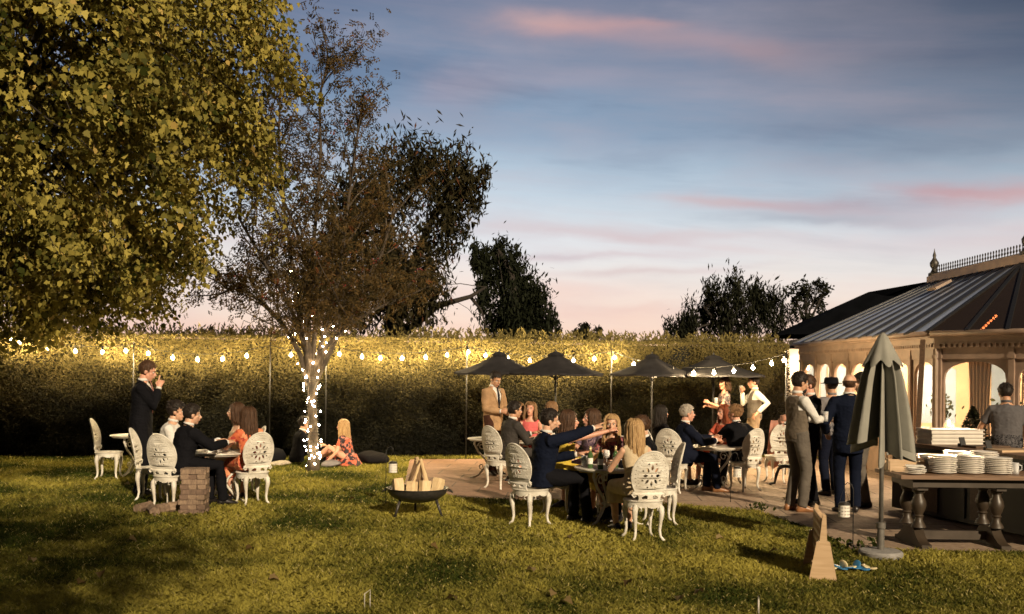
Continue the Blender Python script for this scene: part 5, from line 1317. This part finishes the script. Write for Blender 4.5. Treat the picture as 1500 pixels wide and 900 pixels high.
# --- sitting on the ground by the hedge
person('blonde woman in a dark floral dress sitting on the grass by the hedge', 514, 18.2, 285, 1.66, 'f', 'ground', lean=14, hair=('long','blonde'), sk='c', top=('sleeved','flowerd'), bottom=None, L=(-.25,.35,.10), Rr=(.2,.5,.2), hairlen=.42, feet={1:(.15,.75,.08), -1:(-.1,.7,.08)})
person('person in black sitting on the grass in shadow behind the rowan trunk', 436, 18.5, 70, 1.72, 'm', 'ground', lean=12, hair=('short','black'), sk='b', top=('suit','black'), bottom='black', Rr=(.25,.4,.35), L=(-.2,.4,.35), feet={1:(.16,.55,.08), -1:(-.16,.55,.08)})
def bag(pos, r, mt, label, name='bean_bag', cat='bean bag'):
    b = MB(); b.ell((0,0,r[2]*.9), r, 20, 12); vs = np.concatenate(b.v); vs[:,2] = np.maximum(vs[:,2], 0); vs += np.array([[noise.noise(V(p)*4)*.05]*3 for p in vs]); vs[:,2] = np.maximum(vs[:,2], 0)
    o = MB(); o.add(vs, b.f); tag(o.build(name, mt, None, True, loc=(pos.x, pos.y, 0)), label, cat)
bag(xat(548,18.6), (.34,.3,.13), K['blackdress'], 'flat black bean bag lying right of the blonde woman on the grass')
bag(xat(397,18.5), (.33,.3,.16), K['black'], 'black bean bag on the grass left of the rowan trunk')
bag(xat(487,18.0), (.17,.15,.07), K['greysh'], 'small pale grey cushion on the grass just right of the rowan trunk', 'cushion', 'cushion')
bag(xat(412,18.1), (.20,.13,.05), mat('newsprint', (.32,.28,.22), .8, .4, 25), 'flat pale cushion on the grass left of the rowan trunk', 'cushion', 'cushion')
# --- back left terrace group
table(xat(724,16.3), 200, 'white iron table in front of the man in the tan jacket')
T2 = xat(788,15.7); table(T2, 80, 'white iron table hidden among the guests under the left parasols')
person('man in a tan jacket and dark tie standing under the left parasol', 723, 16.9, 135, 1.78, hair=('short','black'), sk='b', top=('suit','tan'), bottom='brown', tie='tie', head=(5,-22), Rr=(.06,.24,1.06), L=(-.10,.24,1.04), hm=('grip','grip'))
seated('man in a grey suit seated on a white chair at the terrace edge', 745, 15.05, 62, cyaw=44, ch=xat(735,14.95), fwd=.12, who='man in the grey suit at the terrace edge', h=1.75, lean=8, hair=('short','black'), sk='b', top=('suit','grey'), bottom='grey', head=(8,-2), L=(-.1,.45,.8), Rr=(.15,.42,.72))
seated('blonde woman in a dark red dress seated just behind the man in grey', 760, 16.5, 185, True, who='woman in the dark red dress', h=1.62, hair=('long','light'), sk='c', top=('dress','wine'), bottom=None, head=(-10,0), hairfwd=1)
seated('fair haired woman in a bright pink dress seated under the left parasols', 778, 16.3, 190, True, who='woman in the bright pink dress', h=1.66, hair=('long','light'), sk='c', top=('dress','pink'), bottom=None, head=(6,6), hairfwd=.6, hairlen=.22)
seated('light brown haired woman in black seated behind the man in navy, facing away', 808, 16.6, 30, True, who='light brown haired woman in black behind the man in navy', h=1.66, hair=('long','light'), top=('dress','blackdress'), bottom=None, hairlen=.2)
# --- front table
T3 = xat(897, 11.5); table(T3, 35, 'white iron table with beer bottles in the front group')
seated('bearded man in a navy suit pointing across the front table', 795, 11.4, 74, cyaw=48, ch=xat(779,11.38), fwd=.13, who='bearded man in the navy suit', h=1.80, lean=6, hair=('short','black'), sk='a', beard=True, top=('suit','navy2'), bottom='black', Rr=(.10,.66,1.10), L=(-.12,.45,.76), hm=('relax','point'), head=(12,-4))
seated('brown haired woman with bare shoulders and a yellow skirt reaching over the table', 824, 12.15, 84, True, who='woman in the yellow skirt', h=1.72, hair=('long','brown'), sk='c', top=('strappy','yellow'), bottom='yellow', lean=7, Rr=(.08,.60,1.06), L=(-.12,.42,.78), hm=('relax','point'), head=(0,0), hairlen=.26)
seated('brown haired woman in a mauve floral dress looking left at the front table', 872, 13.2, 225, True, who='woman in the mauve floral dress', h=1.68, hair=('long','brown'), sk='c', top=('sleeved','purple'), bottom=None, head=(35,2), lean=5, hairlen=.25, L=(-.10,.40,.76))
seated('smiling blonde woman in a wine floral dress facing us at the front table', 905, 12.35, 194, True, who='smiling blonde woman in the wine floral dress', h=1.64, hair=('long','blonde'), sk='a', top=('sleeved','wine'), bottom=None, head=(-6,3), lean=12, side=6, hairlen=.28, hairfwd=1, L=(-.14,.36,.82), Rr=(.18,.34,.82))
seated('woman with long honey blonde hair and a cream dress, back to us', 934, 10.75, -14, True, ch=xat(944,10.5), fwd=.17, who='woman in the cream dress with her back to us', h=1.66, hair=('long','blonde'), sk='a', top=('dress','cream'), bottom=None, lean=10, hairlen=.40, L=(-.14,.42,.78), Rr=(.18,.40,.76))
seated('dark haired man in a black suit partly hidden behind the honey blonde woman', 951, 11.75, 268, ch=xat(968,11.6), fwd=.12, who='man in black behind the honey blonde woman', h=1.66, hair=('short','brown'), top=('suit','black'), bottom='black', lean=8, head=(0,-4))
for i, (px, d) in enumerate(((866,11.35),(881,11.25),(903,11.45))): bottle((xat(px,d).x, d, .661), ['green beer bottle left of the others on the front table', 'green beer bottle nearest us in the middle of the front table', 'green beer bottle at the right on the front table'][i])
glass_on((xat(857,11.5).x, 11.5, .661), 'half full cola tumbler on the left of the front table', 'tumbler', 'amber'); glass_on((xat(912,11.6).x, 11.6, .661), 'clear tumbler beside the right beer bottle on the front table', 'tumbler')
glass_on((xat(890,11.7).x, 11.7, .661), 'wine glass behind the bottles on the front table', 'wine')
# --- right terrace table
T4 = xat(1046, 14.95); table(T4, 70, 'white iron table with lit candles in the right terrace group')
seated('grey haired man in a navy suit and tan shoes seated facing right', 1001, 14.75, 82, cyaw=30, ch=xat(988,14.7), fwd=.14, who='grey haired man in navy with tan shoes', h=1.72, hair=('short','grey'), sk='c', top=('suit','navy'), bottom='navy', shoe='tanshoe', lean=4, L=(-.1,.50,.80), Rr=(.14,.46,.78), hm=('cup','cup'))
seated('dark haired woman in black seated behind the grey haired man', 968, 15.6, 70, True, who='dark haired woman in black behind the grey haired man', h=1.64, hair=('long','black'), sk='b', top=('sleeved','blackdress'), bottom=None)
seated('red haired woman in a coral dress seated across the right table', 1062, 15.9, 235, True, who='red haired woman in the coral dress', h=1.66, hair=('long','red'), sk='c', top=('sleeved','coral'), bottom=None, head=(10,0), hairlen=.3)
seated('fair haired person in black seated with one elbow out at the right table', 1083, 15.1, -28, ch=xat(1092,15.0), fwd=.14, who='fair haired person in black', h=1.70, hair=('full','light'), sk='c', top=('suit','black'), bottom='black', lean=6, Rr=(.42,.12,.78), L=(-.15,.46,.78), head=(-25,0))
person('woman in a patterned short sleeved dress standing with a drink by the hedge', 1062, 19.3, 262, 1.70, 'f', hair=('long','brown'), sk='c', top=('sleeved','multi'), bottom=None, L=(-.05,.34,1.22), Rr=(.12,.30,1.15), hm=('cup','relax'), hairlen=.16, head=(-20,2))
person('man in a grey waistcoat and beige trousers drinking by the hedge', 1106, 19.4, 268, 1.74, hair=('short','black'), sk='c', top=('waist','grey2'), bottom='beige', Rr=(.02,.24,1.40), L=(-.30,.02,1.02), hm=('relax','cup'), head=(0,-4))
glass_on((xat(1060-11,19.25).x, 19.25, 1.16), 'tumbler held by the woman in the patterned dress', 'tumbler', 'amber'); glass_on((xat(1098,19.5).x-.14, 19.6, 1.40), 'tumbler held to his mouth by the man in the grey waistcoat', 'tumbler', 'amber')
def candle(pos, label, h=.09):
    t = thing('candle', label, 'candle', pos); b = MB(); b.lathe([(.005,0),(.035,0),(.036,h),(.005,h-.004)], 14); b.build('wax', M['wax'], t, True); b = MB(); b.ell((0,0,h+.026), (.010,.010,.026), 8, 6); b.build('flame', M['candle'], t, True)
candle((xat(1027,14.8).x, 14.8, .664), 'squat lit candle at the left edge of the right terrace table', .06); candle((xat(1036,14.85).x, 14.72, .664), 'smaller lit candle near the front edge of the right terrace table', .05)
glass_on((xat(1047,14.95).x, 14.95, .661), 'tall beer glass on the right terrace table', 'tumbler', 'amber')
b = MB(); b.box((0,0,.003), (.20,.13,.006)); tag(b.build('menu_card', M['paper'], None, loc=(xat(1040,14.65).x, 14.68, .664), rz=.2), 'flat white menu card on the right terrace table', 'card')
# pink chair by the hedge
p = xat(1141, 16.3); chair(p, 215, 'white iron chair draped with a pink blanket near the hedge')
b = MB(); vs = []; n, m = 22, 14
for j in range(m+1):
    for i in range(n+1):
        u, v = i/n-.5, j/m
        if v < .5: z = .98 - .0*v; y = (v-.5)*2
        s = v*2-1; z = .985 - abs(s)**1.3*(.52 if s < 0 else .78) - .025*math.cos(u*22)*abs(s); y = s*.06 + .035*math.sin(u*25+1)*abs(s) - .02
        vs.append((u*(.46+.10*abs(s)), y - .26, z))
b.add(vs, [(j*(n+1)+i, j*(n+1)+i+1, (j+1)*(n+1)+i+1, (j+1)*(n+1)+i) for j in range(m) for i in range(n)])
tag(b.build('blanket', cloth('pink_blanket', (.50,.25,.19)), None, True, loc=(p.x, p.y, 0), rz=rot_z(215)), 'pale pink blanket draped over a chair back near the hedge', 'blanket')
st = thing('stool', 'low black stool with curved legs on the terrace behind the waistcoat man', 'stool', xat(1157, 15.6)); b = MB(); b.lathe([(.01,.30),(.16,.30),(.17,.32),(.16,.345),(.01,.35)], 24); b.build('seat', M['black'], st, True)
for a in (30, 150, 270): d = V((math.cos(R(a)), math.sin(R(a)), 0)); b = MB(); b.tube([d*.06+V((0,0,.31)), d*.16+V((0,0,.27)), d*.20+V((0,0,.15)), d*.22+V((0,0,.04)), d*.30+V((0,0,.02))], [.02,.026,.024,.02,.02], 7); b.build('leg', M['black'], st, True)
# --- right standing group
person('man in a taupe waistcoat, white shirt and tan shoes standing side on', 1168, 12.75, 76, 1.80, fat=.93, hair=('short','black'), sk='b', beard=True, top=('waist','waist'), bottom='grey2', shoe='tanshoe', tie='tie', Rr=(.06,.38,1.16), L=(-.05,.38,1.14), hm=('cup','cup'), head=(0,-10))
person('man in a dark suit and tie facing the waistcoat man, half hidden', 1187, 13.4, 262, 1.76, hair=('short','brown'), sk='c', top=('suit','black'), bottom='black', tie='tie', head=(0,-8), Rr=(.15,.30,1.1), L=(-.1,.32,1.14), hm=('cup','cup'))
person('man in a black hat and grey shirt with his back to us', 1219, 14.5, -20, 1.74, hair=('crop','black'), sk='b', top=('shirt','greysh'), bottom='navy', hat=True, Rr=(.18,.26,1.1), L=(-.14,.28,1.12))
person('bald man in a navy suit with his back to us, nearest the furled parasol', 1244, 12.7, 6, 1.79, hair=('fringe','brown'), sk='a', top=('suit','navy2'), bottom='navy2', Rr=(.20,.20,.98), L=(-.24,.16,.98), head=(30,-4))
person('dark haired man in grey trousers behind the furled parasol', 1266, 13.3, 285, 1.80, hair=('short','black'), sk='a', top=('waist','grey'), bottom='grey2', head=(0,-4), Rr=(.15,.30,1.1))
glass_on((xat(1172+34,12.75).x, 12.65, 1.16), 'tumbler of beer held by the man in the taupe waistcoat', 'tumbler', 'amber')
person('dark haired barman in a grey shirt with his back to us', 1476, 12.75, 18, 1.69, hair=('short','black'), sk='b', top=('openshirt','barsh'), bottom='black', lean=8, Rr=(.22,.35,.95), L=(-.3,.34,.98), head=(-10,-14), fat=1.12)
# ------------------------------------------------------------------ parasols
parasol((xat(731,19.2).x, 18.9, 0), .2, 'open charcoal parasol furthest left, over the man in the tan jacket', .93)
parasol((xat(814,18.2).x, 18.2, 0), .05, 'open charcoal parasol second from the left, overlapping its neighbour', .95)
parasol((xat(955,19.6).x, 19.6, 0), .3, 'open charcoal parasol third from the left, mostly behind its neighbour', .96)
parasol((xat(1045,19.75).x, 19.75, 0), .1, 'open charcoal parasol furthest right, with bulbs hanging before it', 1.14)
CP = gp(1290, 816); closed_parasol((CP.x, CP.y, 0))
# ------------------------------------------------------------------ lawn things
fb = gp(610, 759); fire_bowl((fb.x, fb.y+.1, 0))
bt = gp(285, 752); block_tower((bt.x, bt.y, 0), .12)
cg = gp(1204, 851); connect_game((cg.x+.07, cg.y+.31, 0), -.20)
hoop(gp(538, 893), .2, 'white croquet hoop at the bottom of the lawn left of centre'); hoop(gp(1111, 903), 1.45, 'white croquet hoop seen edge on at the bottom right of the lawn')
lantern(xat(567, 13.0), .57, 'white pierced lantern hanging behind the fire bowl', 'thin black shepherd hook behind the fire bowl')
lantern(xat(1072, 13.55), .50, 'white pierced lantern hanging at the edge of the terrace', 'thin black shepherd hook at the edge of the terrace')
lantern(xat(1252, 9.85), .50, 'white pierced lantern hanging by the feet of the bald man', 'thin black shepherd hook beside the furled parasol', sg=-1)
def weed(pos, label, n=40, h=.12):
    P = np.zeros((n,3)) + rng.normal(size=(n,3))*np.array((.08,.05,.0)); P[:,2] = h*rng.random(n)
    tag(link('weed', leaf_mesh('weed', P, rand_dir(n)+np.array((0,-.4,.6)), rand_dir(n)+np.array((0,0,.6)), .06, OVAL, [WEED]), loc=(pos.x, pos.y, 0)), label, 'weed')
WEED = leafmat('weed_leaf', (.02,.03,.008), (.06,.07,.015))
weed(gp(1112,750), 'tuft of weeds on the lawn edge below the right terrace table'); weed(gp(1272,806), 'tuft of weeds beside the base of the furled parasol'); weed(gp(1240,806), 'tuft of weeds by the shepherd hook near the furled parasol', 25)
FL = leafmat('fallen_leaf', (.20,.13,.05), (.42,.32,.16)); lme = [leaf_mesh('fallen_leaf', np.zeros((1,3)), np.array([[.2,-.3,1.]]), np.array([[1.,k*.5,.1]]), .085, MAPLE, [FL], np.array([.3*k]), .9) for k in range(3)]
for i in range(26):
    d = 7.4 + 8*rng.random()**1.3; o = link('fallen_leaf', lme[i % 3], None, ((rng.random()-.62)*d*.8, d, .04), rng.random()*6)
    if in_poly(np.array([o.location.x]), np.array([o.location.y]), PATIO)[0]: o.location.z = .015
    tag(o, 'small dry curled leaf fallen on the lawn', 'leaf', 'dry leaves fallen on the lawn')
# ------------------------------------------------------------------ buffet table
TX0, TX1, TY0, TY1, TZ = 3.93, 5.65, 10.02, 10.75, .75
bt = thing('buffet_table', 'long dark trestle table with turned legs carrying stacked white plates', 'table', ((TX0+TX1)/2, (TY0+TY1)/2, 0))
cx, cy = (TX0+TX1)/2, (TY0+TY1)/2
b = MB()
for k in range(4): b.box((0, (k-1.5)*.183, TZ-.02), (TX1-TX0, .179, .04))
b.build('tabletop', M['plank'], bt)
b = MB(); b.box((0,0,TZ-.085), (TX1-TX0-.3, TY1-TY0-.16, .085)); b.build('apron', M['grey_wood'], bt)
for x in (4.20-cx, 5.0-cx):
    b = MB(); b.lathe([(.05,.19),(.075,.20),(.06,.235),(.042,.26),(.04,.30),(.052,.315),(.04,.33),(.06,.37),(.075,.42),(.068,.47),(.045,.52),(.042,.545),(.06,.555),(.062,.58),(.05,.59)], 20, (x,-.14,0)); b.lathe([(.05,.19),(.075,.20),(.06,.235),(.042,.26),(.04,.30),(.052,.315),(.04,.33),(.06,.37),(.075,.42),(.068,.47),(.045,.52),(.042,.545),(.06,.555),(.062,.58),(.05,.59)], 20, (x,.16,0))
    vs = [(-.36,0),(-.36,.045),(-.28,.06),(-.2,.11),(-.12,.19),(.12,.19),(.2,.11),(.28,.06),(.36,.045),(.36,0)]
    n = len(vs); b.add([(x-.05, y, z) for y, z in vs] + [(x+.05, y, z) for y, z in vs], [tuple(range(n)), tuple(range(2*n-1, n-1, -1))] + [(i, n+i, n+(i+1) % n, (i+1) % n) for i in range(n)])
    b.box((x, .0, .61), (.10, .5, .05)); b.build('leg', M['grey_wood'], bt, True, 35)
b = MB(); b.box(((4.20+5.0)/2-cx, 0, .10), (.7, .06, .09)); b.build('stretcher', M['grey_wood'], bt)
PL = MB().lathe([(.01,.004),(.085,.0),(.09,.006),(.138,.016),(.140,.020),(.134,.021),(.088,.011),(.01,.009)], 36).mesh('plate', [M['china']], True)
SP = MB().lathe([(.01,.004),(.065,.0),(.07,.006),(.108,.014),(.11,.018),(.104,.018),(.068,.010),(.01,.008)], 32).mesh('plate', [M['china']], True)
rr = random.Random(9)
st = [(1382,10.27,10,'front left'),(1422,10.27,10,'front middle'),(1463,10.27,9,'front right'),(1362,10.60,9,'back left'),(1403,10.6,11,'back middle'),(1443,10.6,11,'back right')]
for px, d, n, nm in st:
    for k in range(n):
        o = link('plate', PL); o.location = (xat(px,d).x + rr.uniform(-.007,.007), d + rr.uniform(-.007,.007), TZ + .001 + .0185*k); tag(o, f'white dinner plate in the {nm} stack on the buffet table', 'plate', f'white plates in the {nm} stack')
for k in range(3):
    o = link('plate', SP); o.location = (xat(1341,10.15).x+rr.uniform(-.01,.01), 10.15, TZ+.001+.017*k); tag(o, 'small white side plate in the low stack beside the wooden tray', 'plate', 'small side plates by the wooden tray')
b = MB(); 
for k in range(5): b.box((rr.uniform(-.02,.02), rr.uniform(-.02,.02), .004+.006*k), (.17,.10,.005), rz=rr.uniform(-.5,.5))
tag(b.build('napkin_pile', M['paper'], None, loc=(xat(1341,10.15).x, 10.15, TZ+.062)), 'loose pile of white napkins on the small side plates', 'napkins')
wt = thing('wooden_tray', 'pale wooden tray with handle slots at the left of the buffet table', 'tray', (xat(1322,10.55).x, 10.52, TZ))
b = MB(); b.box((0,0,.006), (.36,.24,.012)); b.build('bottom', M['pale'], wt)
for s in (-1, 1):
    b = MB(); b.box((0,s*.115,.06), (.36,.010,.10)); b.build('side', M['pale'], wt)
    vs, fs = plate([(-.11,.012),(.11,.012),(.11,.12),(.08,.135),(-.08,.135),(-.11,.12)], [[(-.045,.085),(.045,.085),(.045,.11),(-.045,.11)]], .010); b = MB(); b.add(np.stack([vs[:,2]+s*.186, vs[:,0], vs[:,1]], 1), fs); b.build('handle_end', M['pale'], wt)
mg = thing('glass_mug', 'clear glass mug right of the plate stacks on the buffet table', 'mug', (xat(1488,10.25).x, 10.25, TZ)); b = MB(); b.lathe([(.035,0),(.04,.004),(.04,.12),(.036,.12),(.035,.01),(.004,.008)], 18); b.build('body', M['glass'], mg, True); b = MB(); b.tube([(.04,0,.10),(.07,0,.09),(.072,0,.05),(.04,0,.03)], .006, 6); b.build('handle', M['glass'], mg, True)
# ------------------------------------------------------------------ bar
p0, p1 = V((4.98,13.0,0)), V((6.05,8.8,0)); u = (p1-p0).normalized(); nr = V((-u.y, u.x, 0)); nr = nr if nr.x > 0 else -nr
bar = thing('bar_counter', 'dark panelled outdoor bar counter with a wooden top behind the buffet table', 'bar')
b = MB(); b.poly([tuple(q.xy) for q in (p0, p1, p1+nr*.72, p0+nr*.72)][::-1], .04, .86); b.build('front_panel', M['black'], bar)
L = (p1-p0).length
for k in range(9):
    b = MB(); a = p0 + u*(L*(k+.5)/9) - nr*.012; b.bar(a - u*L*.045 + V((0,0,.45)), a + u*L*.045 + V((0,0,.45)), .016, .72); b.build('panel_board', M['wood'] if k % 2 else mat('black_board', (.02,.018,.016), .6, .4, 6), bar)
b = MB(); b.poly([tuple(q.xy) for q in (p0-nr*.06-u*.08, p1-nr*.06, p1+nr*.78, p0+nr*.78-u*.08)][::-1], .862, .905); b.build('countertop', M['plank'], bar)
BZ = .906
def on_bar(px, d): return V((xat(px, d).x, d, BZ))
wh = mat('white_tray_plastic', (.60,.56,.50), .5, .08, 8)
for k in range(4):
    t = thing('serving_tray', 'white plastic serving tray stacked at the far end of the bar', 'tray', on_bar(1392, 12.55) + V((0,0,.047*k)), .08 + rr.uniform(-.03,.03), 'stacked white serving trays')
    b = MB(); b.poly([(-.33,-.19),(.33,-.19),(.33,.19),(-.33,.19)], .0, .034); b.build('body', wh, t); b = MB(); b.poly([(-.345,-.205),(.345,-.205),(.345,.205),(-.345,.205)], .0342, .044); b.build('rim', wh, t)
hl = thing('candle_lantern', 'glass hurricane lantern with a lit candle behind the white trays', 'lantern', on_bar(1391, 12.95)); b = MB(); b.lathe([(.05,.02),(.075,.05),(.082,.12),(.07,.2),(.055,.24),(.052,.24),(.067,.2),(.079,.12),(.072,.05),(.05,.024)], 20); b.build('glass_shade', M['glass'], hl, True)
b = MB(); b.lathe([(.01,0),(.08,0),(.08,.018),(.01,.02)], 20); b.build('base', M['wood'], hl, True, 40); b = MB(); b.lathe([(.004,.02),(.04,.02),(.04,.19),(.004,.18)], 16); b.build('candle', emit('glowing_wax', (1,.55,.22), 3, (.8,.6,.4)), hl, True); b = MB(); b.ell((0,0,.235), (.016,.016,.045), 10, 8); b.build('flame', M['candle'], hl, True)
for i, px in enumerate((1318,1334,1342)): candle(on_bar(px, 12.95-.02*i) + V((.12,0,0)), ['small lit candle on the far corner of the bar, leftmost', 'small lit candle on the far corner of the bar, middle one', 'small lit candle on the far corner of the bar, beside the trays'][i], .06)
def bush(pos, label, r, h):
    t = thing('potted_plant', label, 'plant', pos); b = MB(); b.lathe([(.02,0),(.13,0),(.18,.30),(.20,.32),(.20,.36),(.17,.36),(.16,.31),(.02,.30)], 22); b.build('pot', mat('terracotta', (.25,.11,.06), .8, .2), t, True, 40)
    n = 1500; s = rng.random(n); a = rng.random(n)*2*PI; q = r*(1-s)**.8*(.35+.75*rng.random(n)**.5); P = np.stack([q*np.cos(a), q*np.sin(a), .38 + s*h], 1); out = np.stack([np.cos(a), np.sin(a), np.full(n,-.1)], 1)
    link('foliage', leaf_mesh('foliage', P, out*.5+rand_dir(n)+np.array((0,0,.5)), out+rand_dir(n)*.5, .07, DIAMOND, [leafmat('pot_leaf', (.008,.010,.005), (.025,.025,.012))]), t); b = MB(); b.tube([(0,0,.3),(0,0,.38+h*.9)], [.025,.006], 6); b.build('stem', M['darkbark'], t)
bush(V((xat(1426,13.9).x, 13.9, 0)), 'dark bushy conifer in a pot between the bar and the arched window', .36, .95)
for i, (px, d) in enumerate(((1405,11.95),(1443,11.4))):
    b = MB(); b.box((0,0,.055), (.075,.012,.12), M=Matrix.Rotation(-.35, 3, 'X')); b.box((0,.03,.02), (.05,.05,.04)); tag(b.build('price_stand', M['black'], None, loc=on_bar(px, d) + V((.05,0,0)), rz=.3), ['small black slanted card stand on the bar by the white trays', 'small black slanted card stand on the bar nearer the barman'][i], 'stand', None)
b = MB(); b.box((0,0,.012), (.5,.26,.024)); tag(b.build('serving_board', M['wood'], None, loc=on_bar(1432, 11.9) + V((.1,0,0)), rz=.3), 'dark wooden serving board lying on the bar top', 'board')
b = MB(); b.box((0,0,.012), (.45,.26,.024)); tag(b.build('serving_board', M['pale'], None, loc=on_bar(1475, 11.3) + V((.05,0,0)), rz=.25), 'paler wooden serving board lying on the bar top before the barman', 'board')
for i, (a, b_, mt) in enumerate(((at(1352,498,15.4), at(1341,655,15.0), M['wood']), (at(1200,535,19.5), at(1190,652,19.0), M['cream']))):
    z = V((b_.x, b_.y, 0)); q = MB(); q.bar(z, a, .07, .05); tag(q.build('leaning_post', mt, None), ['dark timber post leaning against the conservatory windows', 'pale timber post leaning at the far corner of the conservatory'][i], 'post')
print('objects', len(bpy.data.objects))
